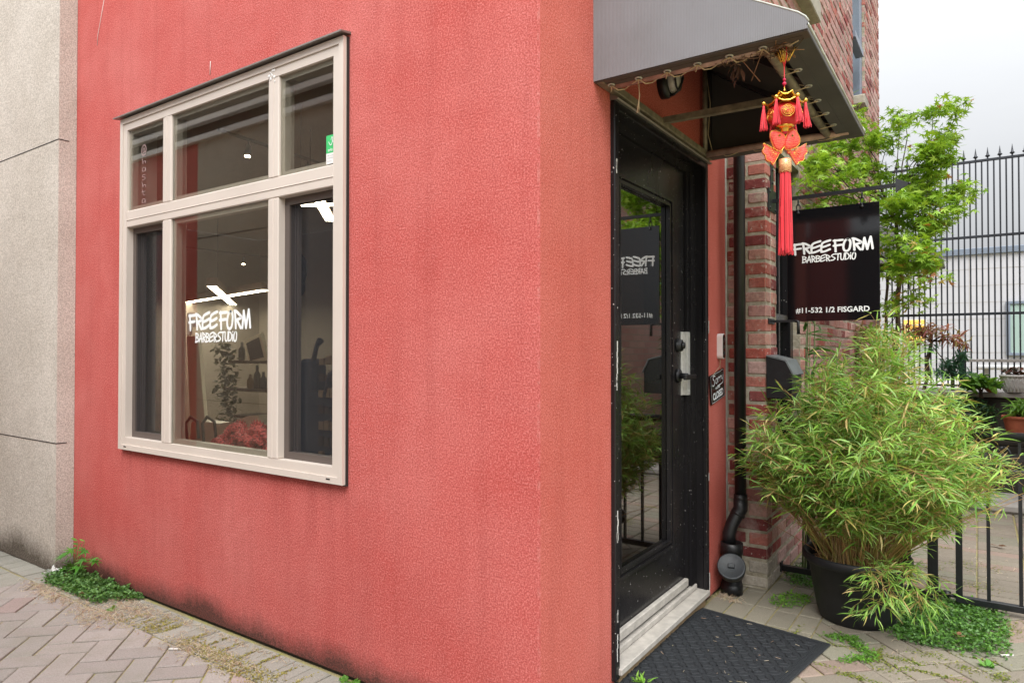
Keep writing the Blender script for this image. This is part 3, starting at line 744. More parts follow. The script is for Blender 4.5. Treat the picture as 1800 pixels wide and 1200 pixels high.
# barber chair
ch=empty('barber_chair',(-3.3,1.2,.03),'low cream vinyl barber chair with curved backrest behind the window','chair')
def P3(px,py,Y): return hit(px,py,'y',Y)
w=MB(); top=[P3(336,741,1.2),P3(352,739,1.2),P3(385,744,1.2),P3(410,741,1.2),P3(435,731,1.2),P3(455,729,1.2)]
n=len(top); vs=[]
for p in top: vs+= [p, p+Vector((0,.10,0)), p+Vector((0,.13,-.32)), p+Vector((0,-.02,-.32))]
fs=[]
for i in range(n-1):
    for k in range(4): fs.append((i*4+k,i*4+(k+1)%4,(i+1)*4+(k+1)%4,(i+1)*4+k))
fs+= [(0,1,2,3),((n-1)*4+3,(n-1)*4+2,(n-1)*4+1,(n-1)*4)]
w.add(vs,fs); w.build('backrest',M['vinyl'],ch,fix=True)
w=MB().bbox((-3.75,.75,.34),(-2.85,1.3,.46),.03); w.build('seat',M['vinyl'],ch)
w=MB().lathe([(.28,.03),(.27,.06),(.05,.08),(.05,.34)],Matrix.Translation((-3.3,1.05,0)),24); w.build('pedestal',M['silver'],ch)
w=MB(); 
for px in (331,360): 
    a=P3(px,744,1.0); w.tube([a+Vector((0,0,-.2)),a+Vector((-.03,0,0)),a+Vector((.03,0,.05)),a+Vector((.12,0,.02)),a+Vector((.14,0,-.1))],.011,8)
w.build('armrest',M['darkbody'],ch)
# leaning panel
a=[P3(328,590,1.7),P3(348,590,1.7),P3(360,738,1.5),P3(334,738,1.5)]
w=MB().add([p for p in a]+[p+Vector((0,.03,0)) for p in a],[(0,1,2,3),(7,6,5,4),(0,4,5,1),(1,5,6,2),(2,6,7,3),(3,7,4,0)])
tag(w.build('board',M['cream'],fix=True),'tall cream board leaning beside the chair inside the window','board')
# dark trunk-like plant stand with foliage + picture frame + shelves
pf=empty('picture_frame',(0,0,0),'dark framed picture leaning on the inside wall shelf','picture')
a=[P3(428,600,2.6),P3(458,585,2.6),P3(470,632,2.6),P3(438,640,2.6)]
w=MB().add([p for p in a]+[p+Vector((0,.03,0)) for p in a],[(0,1,2,3),(7,6,5,4),(0,4,5,1),(1,5,6,2),(2,6,7,3),(3,7,4,0)]); w.build('frame',M['cream'],pf,fix=True)
c=sum(a,Vector())/4; w=MB().add([c+(p-c)*.75+Vector((0,-.004,0)) for p in a],[(0,1,2,3)]); w.build('picture',M['darkbody'],pf)
w=MB()
for (p0,p1) in (((415,633),(472,634)),((405,680),(472,676)),((425,727),(472,722))):
    A=P3(*p0,2.7); B=P3(*p1,2.7); w.box((A.x,2.6,A.z-.03),(B.x+.6,2.9,A.z))
sh=w.build('shelf',M['bark']); tag(sh,'three long brown shelves on the room wall behind the plant','shelf')
for k,(px,py,hh,cc) in enumerate([(425,633,.2,'darkbody'),(440,680,.15,'oak'),(452,676,.25,'darkbody'),(463,678,.18,'navy')]):
    A=P3(px,py,2.7); w=MB().lathe([(.03,0),(.035,.01),(.035,hh*.6),(.015,hh*.75),(.015,hh),(0,hh)],Matrix.Translation((A.x,2.7,P3(405,680,2.7).z if k else A.z)),14)
    tag(w.build('bottle',M[cc]),['tall dark bottle on the top shelf inside','short brown bottle on the middle shelf inside','tallest dark bottle on the middle shelf inside','navy bottle at the end of the middle shelf inside'][k],'bottle','bottles on the shop shelves')
def leafblob(mb,c,rad,n,size,cols,kind='oval',flat=1.0):
    for _ in range(n):
        d=Vector(rng.normal(size=3)); d.normalize(); p=Vector(c)+Vector((d.x*rad[0],d.y*rad[1],d.z*rad[2]))*random.uniform(.3,1)**.6
        put_leaf(mb,p,Vector((random.gauss(0,1),random.gauss(0,1),random.gauss(-.2,.6))).normalized(),size*random.uniform(.6,1.3),random.choice(cols),kind)
def put_leaf(mb,p,d,L,col,kind='oval',w=None):
    up=Vector((random.gauss(0,.5),random.gauss(0,.5),1)); s=d.cross(up)
    if s.length<1e-4: s=Vector((1,0,0))
    s.normalize(); nr=s.cross(d).normalized()
    v=random.uniform(.8,1.2); col=(col[0]*v,col[1]*v,col[2]*v)
    if kind=='lance':
        w=w or L*.085; dr=random.uniform(.05,.35)
        c=[p, p+d*L*.3+nr*(-.02*L), p+d*L*.65-nr*(dr*.35*L), p+d*L*.93-nr*(dr*L)]
        e=.35*w
        vs=[c[0],c[1]+s*w+nr*e,c[1],c[1]-s*w+nr*e,c[2]+s*w*.75+nr*e,c[2],c[2]-s*w*.75+nr*e,c[3]]
        mb.add(vs,[(0,2,1),(0,3,2),(1,2,5,4),(2,3,6,5),(4,5,7),(5,6,7)],col)
    elif kind=='oval':
        w=w or L*.32
        vs=[p,p+d*L*.35+s*w,p+d*L*.8+s*w*.6,p+d*L-nr*L*.1,p+d*L*.8-s*w*.6,p+d*L*.35-s*w]
        mb.add(vs,[(0,1,2,3),(0,3,4,5)],col)
    elif kind=='maple':
        vs=[p]; ang=[-2.35,-1.85,-1.5,-1.05,-.78,-.42,0,.42,.78,1.05,1.5,1.85,2.35]; rad=[.42,.22,.72,.28,.92,.34,1.08,.34,.92,.28,.72,.22,.42]
        for a,r in zip(ang,rad):
            vs.append(p+(d*math.cos(a)+s*math.sin(a))*L*.55*r + nr*(-.06*L*r*r*random.uniform(0,2)))
        mb.add(vs,[(0,i,i+1) for i in range(1,len(ang))],col)
w=MB(); 
for k in range(6):
    c=P3(400+random.uniform(-8,8),610+k*24,2.2); leafblob(w,c,(.12,.1,.12),60,.06,[(.03,.04,.02),(.05,.06,.03)])
tp=w.build('trailing_plant',M['leaf']); tag(tp,'dim trailing plant hanging behind the window lettering','plant')
# dragon sculpture: two scaled coils with fins
def dragonmat():
    t=NT('scaled_red_resin'); v=t.n('TexVoronoi'); v.inputs['Scale'].default_value=95; t.l(t.pos(),v.inputs[0])
    c=t.ramp(v.outputs['Distance'],[(.15,(.75,.16,.15)),(.5,(.58,.06,.06)),(.75,(.14,.015,.018))])
    return t.bsdf(c,.28,0,t.math('SUBTRACT',1,v.outputs['Distance']),.006,1,.6)
M['dragon']=dragonmat()
dgn=MB()
def coil(c,r,tr,a0,a1,tilt,n=26):
    pts=[];rd=[]
    for i in range(n):
        t=i/(n-1); a=a0+(a1-a0)*t; pts.append(Vector(c)+Vector((math.cos(a)*r,math.sin(tilt)*math.sin(a)*r*.5+.02*t,math.sin(a)*r*.8))); rd.append(tr*(.55+.6*math.sin(math.pi*min(1,t*1.05+.05))))
    dgn.tube(pts,rd,10)
    for i in range(1,n-1):
        d=(pts[i]-Vector(c)).normalized(); tt=(pts[i+1]-pts[i-1]).normalized(); h=rd[i]*.9; q=pts[i]+d*rd[i]*.85
        s_=tt.cross(d)*.006
        dgn.add([q-tt*.008-s_,q+tt*.008-s_,q+tt*.008+s_,q-tt*.008+s_,q+d*h+tt*.01],[(0,1,4),(1,2,4),(2,3,4),(3,0,4)])
        for sgn in (-1,1):
            dd=(d*.3+s_.normalized()*sgn).normalized(); q2=pts[i]+dd*rd[i]*.9; dgn.add([q2-tt*.007,q2+tt*.007,q2+dd*.009+tt*.004,q2+d*.01],[(0,1,2),(0,2,3),(0,3,1),(1,3,2)])
zt=.80
coil((-2.03,.27,zt-.015),.075,.026,-.9,4.2,.6); coil((-1.80,.27,zt+.005),.066,.028,-1.2,4.0,-.6); coil((-1.66,.30,zt-.01),.075,.027,-.5,3.9,.4); coil((-1.92,.22,zt-.02),.045,.020,.3,4.6,.5); coil((-1.74,.22,zt-.02),.04,.018,.3,4.4,-.5)
coil((-1.90,.24,zt-.08),.10,.030,.2,3.0,.2); coil((-2.14,.25,zt-.07),.05,.022,0,3.2,.3); coil((-1.72,.23,zt-.09),.07,.03,0,3.1,.3)
tag(dgn.build('dragon_sculpture',M['dragon']),'glossy red coiled dragon sculpture on the inside window ledge','sculpture')
w=MB().bbox((-2.45,.15,.60),(-.9,.52,.655),.005); w.box((-2.4,.2,.03),(-2.34,.26,.6)).box((-1.0,.2,.03),(-.94,.26,.6)); tag(w.build('window_table',M['oak']),'low brown table just inside the window','table')
# dark display stand behind the screened right pane
ds=empty('display_stand',(-1.5,.75,0),'dark display stand crowded with small pale bottles behind the screened right pane','display stand')
w=MB()
w.box((-1.95,.60,.03),(-1.30,.95,1.02)); w.bbox((-1.93,.6,1.0),(-1.80,.7,1.20),.02); w.build('cabinet',M['navy'],ds)
for r_ in range(7):
    w=MB(); z=.66+r_*.085
    for k in range(6):
        x=-1.74+k*.045+random.uniform(-.005,.005); hh=random.uniform(.03,.06); w.box((x,.585,z),(x+.034,.599,z+hh),tuple([random.uniform(.5,1)]*3))
    w.build('product_row',M['bark'] if r_%2 else M['oak'],ds)
w=MB().tube([(-1.83,.62,1.18),(-1.80,.62,1.27),(-1.77,.62,1.30)],[.014,.012,.02],8).tube([(-1.70,.6,1.0),(-1.66,.6,1.12),(-1.60,.6,1.15),(-1.56,.6,1.02)],.02,8); w.build('stand_hook',M['navy'],ds)
w=MB()
for k in range(9):
    x=-1.20+k*.028; w.tube([(x,.45+.02*(k%2),.5),(x,.45+.02*(k%2),1.95)],.017,8)
tag(w.build('curtain',M['navy']),'narrow dark blue curtain behind the screened right pane','curtain')
c=P3(528,475,.85); w=MB().lathe([(.085,0),(.085,.012),(.0,.014)],Matrix.Translation(c)@Matrix.Rotation(R(90),4,'X')@Matrix.Diagonal((.75,1.15,1,1)),24); w.lathe([(.05,0),(.05,.012),(0,.014)],Matrix.Translation(c+Vector((-.005,0,-.11)))@Matrix.Rotation(R(90),4,'X'),20)
w.tube([c+Vector((0,.0,.09)),c+Vector((0,.0,1.0))],.002,4)
tag(w.build('skull_ornament',M['navy']),'dark skull shaped ornament hanging behind the screened right pane','ornament')
w=MB().bbox((-1.7,3.0,.03),(-.75,3.5,1.0),.004).bbox((-1.7,3.1,1.0),(-1.0,3.5,2.5),.004).box((-1.7,3.095,1.6),(-1.0,3.0995,1.605)); 
tag(w.build('cabinet',M['oak']),'tan cupboard dimly seen through the door glass','cabinet')

# ================================================================== GREY BUILDING (left)
w=MB().box((-8.4,-.093,.006),(-3.132,-.0015,4.2)); 
gb=w.build('grey_building',M['grey'],fix=True); tag(gb,'pale grey rough stucco building at the left edge of the red wall','building')
w=MB()
for z in (2.432,.725): w.box((-8.4,-.0945,z-.0025),(-3.1307,-.04,z+.0025))
w.build('seam',M['shadowgap'],gb)

# ================================================================== OPPOSITE SIDE OF THE ALLEY (seen in the glass)
ob=empty('opposite_building',(-2,-2.35,0),'stucco building across the alley reflected in the window glass','building')
def obox(name,x0,x1,z0,z1,m,y1=-2.25,y0=-2.6): w=MB().box((x0,y0,z0),(x1,y1,z1)); return w.build(name,M[m],ob)
obox('wall',-5.66,-2.6,0,3.429,'beige'); obox('lowered_wall',-2.598,-1.2,0,2.6,'beige'); obox('red_wall',-9.5,-5.662,0,3.429,'red'); obox('black_panel',-1.198,-.42,0,2.5,'darkbody',-2.26)  # facade cut low from this wall to the door, letting sky light in
obox('red_pier',-.418,-.04,0,2.9,'red'); obox('black_door',-.038,.75,0,2.5,'darkbody',-2.3)
for z in (3.43,3.61): obox('fascia',-8.6,-2.6,z,z+.055,'white',-2.2)
obox('soffit',-9.5,-2.6,3.486,3.609,'slate',-2.26); obox('upper_wall',-9.5,-2.6,3.666,3.95,'slate',-2.26)
w=MB()
for z in (.73,2.42): w.box((-5.66,-2.2492,z-.004),(-1.2,-2.2478,z+.004))
w.box((-4.35,-2.2492,0),(-4.343,-2.2478,3.5)); w.build('seam',M['shadowgap'],ob)

# ================================================================== BRICK BUILDING
bb=empty('brick_building',(0,1.9,0),'old red brick building beside the door behind the hanging sign','building')
BXF=.213; CH=.0745
OPN=(2.103,2.70,.55,2.36)       # lower window recess (y0,y1,z0,z1)
UPN=(4.97,5.78,3.55,5.6)
mt=MB()
wall_faces(mt,'x',BXF-.0045,-.10,1.884,6.95,0,6.0,[OPN,UPN]); 
mt.build('mortar',M['mortar'],bb,fix=True)
bm_=MB()
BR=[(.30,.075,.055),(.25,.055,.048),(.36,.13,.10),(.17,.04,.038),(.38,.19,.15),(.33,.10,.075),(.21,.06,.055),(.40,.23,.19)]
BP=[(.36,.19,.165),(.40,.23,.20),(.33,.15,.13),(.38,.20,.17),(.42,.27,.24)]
def onebrick(a,b,j=.003):
    jj=lambda:random.uniform(-j,j)
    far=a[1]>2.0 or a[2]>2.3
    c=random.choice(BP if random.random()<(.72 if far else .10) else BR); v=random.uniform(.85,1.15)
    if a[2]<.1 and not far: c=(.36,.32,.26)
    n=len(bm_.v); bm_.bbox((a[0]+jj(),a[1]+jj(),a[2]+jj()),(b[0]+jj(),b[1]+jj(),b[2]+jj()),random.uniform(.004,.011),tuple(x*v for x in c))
nz=int(6.0/CH)
for k in range(nz):
    z0=k*CH+.005; z1=(k+1)*CH-.006
    # front face toward the camera (pier end)
    xs=[-.02,.095,BXF] if k%2 else [.0,.20-.09+.0,BXF]
    if k%2: segs=[(.004,.106),(.116,BXF)]
    else: segs=[(.004,.008+.0),(.012,BXF)]
    for (xa,xb) in segs:
        if xb-xa>.03: onebrick((xa,1.880,z0),(xb,1.98 if xb<BXF else 1.979,z1),.0015)
    y=1.99 if k%2 else 1.99
    first=True; y=1.989+(0 if k%2 else .0)
    yy=y if k%2 else y-.0
    L=.104 if k%2 else .2
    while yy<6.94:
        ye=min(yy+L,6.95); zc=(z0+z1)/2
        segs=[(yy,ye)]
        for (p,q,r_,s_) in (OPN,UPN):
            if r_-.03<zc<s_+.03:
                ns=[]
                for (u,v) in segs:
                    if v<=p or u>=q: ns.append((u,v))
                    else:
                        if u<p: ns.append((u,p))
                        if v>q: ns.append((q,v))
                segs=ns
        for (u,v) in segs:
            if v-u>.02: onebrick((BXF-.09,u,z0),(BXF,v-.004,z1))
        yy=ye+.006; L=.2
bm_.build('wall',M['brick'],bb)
# lower window in its recess
w=MB(); p,q,r_,s_=OPN; xr=.10
for a,b in (((xr,p,r_),(xr+.07,p+.06,s_)),((xr,q-.075,r_),(xr+.07,q,s_)),((xr,p+.06,s_-.06),(xr+.07,q-.075,s_)),((xr,p+.06,r_),(xr+.07,q-.075,r_+.06)),((xr+.01,p+.06,1.42),(xr+.06,q-.075,1.46)),((xr+.02,2.42,r_+.06),(xr+.05,2.45,s_-.06))): w.bbox(a,b,.003)
wf=w.build('window',M['blackpaint'],bb); w=MB().box((xr+.02,p+.05,r_+.05),(xr+.026,q-.07,s_-.05)); w.build('pane',M['fglass'],wf)
w=MB().box((-.05,p-.1,r_),(-.02,q+.1,s_)); w.build('dark_blind',M['bluegrey'],wf)
w=MB().bbox((-.05,p+.002,.49),(.25,q-.002,.55),.006); w.build('sill',M['concrete'],wf)
# upper sash window
w=MB(); p,q,r_,s_=UPN
w.bbox((.10,p,r_),(.165,p+.05,s_),.003).bbox((.10,q-.16,r_),(.185,q,s_),.004).bbox((.10,p+.05,r_),(.16,q-.16,r_+.08),.003)
w.bbox((.165,p-.015,4.06),(.235,q-.30,4.12),.003)
uf=w.build('upper_window',M['bluegrey'],bb); w=MB().box((.11,p+.05,r_),(.115,q-.16,s_)); w.build('pane',M['fglass'],uf)
w=MB().bbox((.118,p+.05,4.12),(.15,p+.22,s_),.003); w.build('sash_rail',M['white'],uf)
w=MB().bbox((.16,2.05,3.40),(.285,3.03,3.53),.006); w.build('ledge',M['ledge'],bb)
w=MB().box((-.09,1.889,5.999),(BXF,6.95,6.1)); w.build('coping',M['concrete'],bb)
w=MB().bbox((.20,5.0,3.46),(.30,5.25,3.548),.01); w.build('sill_corbel',M['ledge'],bb)
# wall on the far side of the courtyard (seen in the door glass)
w=MB().box((2.0,3.3,0),(2.4,6.3,4.2)); rb=w.build('courtyard_building',M['brickfar']); tag(rb,'brick building on the far side of the courtyard seen in the door glass','building')
w=MB()
w.bbox((1.96,4.2,.2),(2.0,5.0,1.5),.01)
w.build('window',M['bluegrey'],rb)

# ================================================================== BACKGROUND BUILDING, LEDGE, SPIKED FENCE
wb=empty('white_building',(2,13,0),'pale grey panelled building far behind the spiked fence','building')
ZT=hit(1720,436,'y',13).z
w=MB().box((-4,13,0),(9,13.5,ZT-.12)); w.build('wall',M['white_wall'],wb)
w=MB().bbox((-4.02,12.94,ZT-.119),(9.02,13.54,ZT),.01); w.build('coping',M['bluegrey'],wb)
w=MB()
for k in range(1,12): w.box((-4,12.9965,k*.3),(9,12.999,k*.3+.008))
for k in range(14): w.box((-3.5+k*.9,12.996,0),(-3.492+k*.9,12.9992,ZT-.13))
w.build('panel_joint',M['concrete'],wb)
w=MB().tube([(2.05,12.95,0),(2.05,12.95,ZT-.2)],.04,8); w.build('gutter_pipe',M['white'],wb)
a=hit(1768,530,'y',13); b=hit(1850,625,'y',13)
w=MB().bbox((a.x,12.93,b.z),(b.x+.3,13.0,b.z+.05),.005).bbox((a.x,12.93,a.z-.05),(b.x+.3,13.0,a.z),.005).bbox((a.x,12.93,b.z+.05),(a.x+.06,13,a.z-.05),.005); wi=w.build('window',M['bluegrey'],wb)
w=MB().box((a.x+.06,12.96,b.z+.05),(b.x+.3,12.99,a.z-.05)); w.build('pane',simple('pale_green_glass',(.30,.40,.36),.15),wi)
# lit amber screen behind the fence
a=hit(1586,562,'y',9); b=hit(1628,600,'y',9)
lc=empty('lit_sign',((a.x+b.x)/2,9,b.z),'amber lit lattice panel glowing behind the spiked fence','lit panel')
w=MB().box((a.x,9,b.z),(b.x,9.03,a.z)); w.build('panel',M['amber'],lc)
w=MB()
for k in range(5):
    x=a.x+(b.x-a.x)*k/4; w.box((x-.008,8.985,b.z-.0),(x+.008,8.998,a.z)); z=b.z+(a.z-b.z)*k/4; w.box((a.x,8.97,z-.006),(b.x,8.984,z+.006))
w.box(((a.x+b.x)/2-.03,9,0),((a.x+b.x)/2+.03,9.05,b.z)); w.build('lattice',M['white'],lc)
# retaining ledge
FY=7.0; LZ=.83
rw=empty('retaining_wall',(1,FY-.4,0),'dark timber retaining wall with a pale cap below the spiked fence','wall')
w=MB()
for k in range(5): w.bbox((.23,FY-.55,k*.155),(2.94,FY-.45,k*.155+.15),.006)
w.build('planks',M['slate'],rw)
w=MB().bbox((.22,FY-.60,.78),(2.94,FY+.25,LZ),.008); w.build('cap',M['concrete'],rw)
w=MB().box((.23,FY-.448,0),(2.94,FY+.2,.779)); w.build('fill',M['soil'],rw)
# low dark planter bench in front
w=MB(); w.bbox((.55,5.2,.0),(2.6,5.6,.34),.01); pb=tag(w.build('planter_box',M['slate']),'long dark timber planter box in front of the retaining wall','planter')
tag(MB().bbox((1.05,4.62,.0),(1.85,5.15,.075),.02).build('stone_slab',M['concrete']),'thick grey stone slab lying behind the low gate','slab')

def spike(mb,x,y,z):
    mb.lathe([(.006,0),(.02,.012),(.024,.018),(.013,.03),(.008,.055),(.0015,.11),(0,.112)],Matrix.Translation((x,y,z)),8)
fn=empty('spiked_fence',(1.2,FY,LZ),'tall blue black iron fence with spiked tips behind the courtyard','fence')
zt=hit(1745,279,'y',FY).z; z2=hit(1745,413,'y',FY).z; z3=hit(1745,550,'y',FY).z; z4=hit(1745,631,'y',FY).z; zb=LZ+.02
x1745=hit(1766,278,'y',FY).x; xo=hit(1733,278,'y',FY).x
w=MB(); 
for z,h in ((zt,.02),(z2,.02),(z3,.02),(zb+.02,.015)): w.bbox((.222,FY-.012,z-h),(2.93,FY+.012,z+h*.4),.003)
w.build('rail',M['fenceiron'],fn)
w=MB(); xr0=hit(1696,631,'y',FY).x; w.bbox((xr0,FY-.06,z4-.03),(2.93,FY-.02,z4),.004); w.build('pale_rail',M['concrete'],fn)
w=MB().bbox((xr0-.05,FY-.07,LZ),(xr0-.0,FY-.02,z4+.08),.004); w.build('post',M['fenceiron'],fn)
sp=(hit(1779,278,'y',FY).x-hit(1693.6,278,'y',FY).x)/8
x=hit(1694,278,'y',FY).x; 
i0=-int((x-.24)/sp); k=i0
while x+k*sp<2.92:
    xx=x+k*sp; w=MB().tube([(xx,FY,zb),(xx,FY,zt+(.02 if k%2==0 else -.005))],.0105,4,sq=True)
    if k%2==0: spike(w,xx,FY,zt+.02)
    w.build('baluster',M['fenceiron'],fn); k+=1

# ================================================================== AWNINGS
def awning(loc,label,full=True,Lx=.71,Ly=1.225,group=None):
    x0,y0,z0=loc
    t=empty('awning',loc,label,'awning',group)
    Z0=z0; prof=[(0,Z0),(Lx,Z0),(Lx+.003,Z0+.020),(Lx-.006,Z0+.036),(Lx-.028,Z0+.055),(Lx*.79,Z0+.125),(.0,Z0+.465)]
    prof=[(x0+a,b) for a,b in prof]
    # shell: two end panels + top, thin cloth with thickness
    th=.004; w=MB()
    w.prism(prof,'y',y0,y0+th)
    w.prism(prof,'y',y0+Ly-th,y0+Ly)
    top=prof[1:]
    for i in range(len(top)-1):
        a,b=top[i],top[i+1]; d=Vector((b[0]-a[0],0,b[1]-a[1])).normalized(); n=Vector((d.z,0,-d.x))*-.003
        vs=[]
        for yy in (y0+th,y0+Ly-th):
            vs+=[(a[0],yy,a[1]),(b[0],yy,b[1]),(b[0]+n.x,yy,b[1]+n.z),(a[0]+n.x,yy,a[1]+n.z)]
        w.add(vs,[(0,1,2,3),(7,6,5,4),(0,4,5,1),(1,5,6,2),(2,6,7,3),(3,7,4,0)])
    w.build('canopy',M['canvas'],t,fix=True)
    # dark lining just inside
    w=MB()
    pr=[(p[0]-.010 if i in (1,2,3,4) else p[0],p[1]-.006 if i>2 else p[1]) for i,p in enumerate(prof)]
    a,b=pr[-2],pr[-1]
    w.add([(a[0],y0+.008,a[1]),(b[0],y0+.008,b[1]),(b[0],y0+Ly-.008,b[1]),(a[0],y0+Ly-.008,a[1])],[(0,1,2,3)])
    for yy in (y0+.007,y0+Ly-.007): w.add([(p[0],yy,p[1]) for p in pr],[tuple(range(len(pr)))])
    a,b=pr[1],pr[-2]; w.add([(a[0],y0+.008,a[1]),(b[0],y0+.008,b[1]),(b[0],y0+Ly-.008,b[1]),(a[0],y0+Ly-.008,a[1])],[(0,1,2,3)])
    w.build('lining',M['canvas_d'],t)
    # turned-in hems on the bottom
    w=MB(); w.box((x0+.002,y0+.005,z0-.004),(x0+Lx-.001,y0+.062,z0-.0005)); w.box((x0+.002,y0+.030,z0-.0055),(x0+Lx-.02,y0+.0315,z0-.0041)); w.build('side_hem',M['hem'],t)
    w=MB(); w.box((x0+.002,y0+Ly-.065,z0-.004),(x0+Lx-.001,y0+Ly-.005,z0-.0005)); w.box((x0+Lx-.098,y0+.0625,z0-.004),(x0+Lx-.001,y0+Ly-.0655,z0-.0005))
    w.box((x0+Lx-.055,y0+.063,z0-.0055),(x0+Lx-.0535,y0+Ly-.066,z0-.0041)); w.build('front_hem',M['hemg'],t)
    w=MB(); top2=prof[2:]
    for yy in (y0+.001,y0+Ly-.001): w.tube([(p[0]+.001,yy,p[1]+.001) for p in top2],.003,6)
    w.tube([(x0+Lx+.002,y0,z0+.012),(x0+Lx+.002,y0+Ly,z0+.012)],.004,6); w.build('piping',M['piping'],t)
    if not full: return t
    zf=z0+.016
    w=MB()
    w.bbox((x0+.004,y0+.01,z0-.006),(x0+.034,y0+Ly-.01,z0+.024),.003)         # along the wall
    w.tube([(x0+.03,y0+.58,zf),(x0+Lx-.05,y0+.61,zf)],.018,4,sq=True)
    w.tube([(x0+Lx-.135,y0+.07,zf-.012),(x0+Lx-.135,y0+Ly-.03,zf-.012)],.0165,10)
    w.build('front_tube',M['tubing'],t)
    w=MB(); w.tube([(x0+.03,y0+.080,zf-.012),(x0+Lx-.06,y0+.080,zf-.012)],.015,10); w.build('side_tube',M['tubepink'],t)
    w=MB(); w.tube([(x0+.03,y0+Ly-.095,zf-.012),(x0+Lx-.05,y0+Ly-.095,zf-.012)],.015,10); w.build('side_tube',M['tubepink'],t)
    for yy in (y0+.6,y0+Ly-.03,y0+.08): MB().tube([(x0+.02,yy,z0+.45),(x0+Lx-.09,yy,z0+.06)],.02,4,sq=True).build('rafter',M['darkbody'],t)
    w=MB(); w.tube([(x0+.02,y0+Ly-.03,z0+.02),(x0+.02,y0+Ly-.03,z0+.44)],.02,4,sq=True); w.build('wall_upright',M['darkbody'],t); MB().tube([(x0+.025,y0+Ly-.10,z0+.02),(x0+.025,y0+Ly-.10,z0+.44)],.012,8).build('conduit',M['tubing'],t)
    # grommets + lacing
    for k in range(12):
        if k<6: c=Vector((x0+.045+k*.105,y0+.05,z0-.006))
        else: c=Vector((x0+Lx-.085,y0+.12+(k-6)*.17,z0-.006))
        pts=[c+Vector((math.cos(a)*.011,math.sin(a)*.011,0)) for a in np.linspace(0,2*math.pi,13)]
        w=MB().tube(pts,.0028,5); w.build('grommet',M['piping'],t)
    def tie(*lines):
        w=MB()
        for p_,r_ in lines: w.tube(p_,r_,5)
        w.build('lacing',M['rope'],t)
    for k in range(6):
        c=Vector((x0+.045+k*.105,y0+.052,z0-.008)); d=c+Vector((.03,.05,-.002)); e=c+Vector((.06,.03,.0)); tie(([c,(c+d)/2+Vector((0,0,-.010)),d,e,c+Vector((.105,.0,.0))],.0024),([c,c+Vector((-.02,.04,-.004)),c+Vector((-.03,.06,.01))],.0022))
    for k in range(7):
        c=Vector((x0+Lx-.083,y0+.12+k*.17,z0-.008)); d=Vector((x0+Lx-.135,c.y+.0,zf-.030)); tie(([c,d,d+Vector((-.02,0,.02))],.0022),([d+Vector((.018,.0,.02)),d+Vector((.05,.08,.03))],.0016))
    q=Vector((x0+.135,y0+.08,z0)); tie(([q,q+Vector((.002,.01,-.05)),q+Vector((-.004,.0,-.115))],.0019)); tie(([q+Vector((.004,0,0)),q+Vector((.0,.01,-.06)),q+Vector((-.001,.01,-.11))],.0014))
    tie(([(x0+.03,y0+Ly-.09,z0+.4),(x0+.05,y0+Ly-.095,z0+.25),(x0+.04,y0+Ly-.1,z0+.1),(x0+.06,y0+Ly-.08,z0)],.002))
    for k in range(4):
        c=Vector((x0+.10+k*.14,y0+Ly-.09,z0-.0)); tie(([c,c+Vector((.02,.01,-.014)),c+Vector((.05,-.01,-.02)),c+Vector((.11,.0,.0))],.0018))
    return t
awning((0,.355,2.2),'grey canvas awning on a tube frame over the black glass door')
ze=hit(1655,456,'y',6.0); awning((BXF,6.0,ze.z),'small far grey canvas awning behind the maple tree',False,Lx=ze.x-BXF,Ly=.9)
# dry twig nest caught in the front corner of the awning
w=MB(); 
for k in range(120):
    s_=random.random(); c=Vector((.42+.21*s_,.435+random.gauss(0,.010),2.196+random.gauss(0,.008))); d=Vector((random.gauss(0,1),random.gauss(0,.7),random.gauss(0,.35))).normalized()*random.uniform(.008,.024)*(1+s_*.5); v=random.uniform(.5,2.2); w.tube([c-d,c+d*.2+Vector((0,0,random.uniform(-.006,.006))),c+d],.0011,4,col=(v,v,v))
for k in range(60):
    c=Vector((.625+random.gauss(0,.02),.44+random.gauss(0,.02),2.19+random.gauss(0,.01))); d=Vector((random.gauss(0,1),random.gauss(0,1),random.gauss(0,.5))).normalized()*random.uniform(.01,.03); v=random.uniform(.5,3); w.tube([c-d,c+d],.0013,4,col=(v,v*.9,v*.7))
w.tube([(.50,.43,2.18),(.545,.47,2.115)],.0014,4,col=(2.5,2,1.6)); w.tube([(.56,.42,2.18),(.52,.46,2.12)],.0012,4,col=(2,1.6,1.2))
for k in range(16):
    c=Vector((.47+random.gauss(0,.010),.47+random.gauss(0,.012),2.165+random.gauss(0,.012))); put_leaf(w,c,Vector((random.gauss(0,.35),random.gauss(0,.35),-1)).normalized(),random.uniform(.03,.06),random.choice([(.8,.55,.5),(.5,.35,.35),(1.1,.8,.75)]),'lance',.006)
tag(w.build('twig_nest',M['nest']),'messy dry twigs and leaves caught along the awning hem','debris')

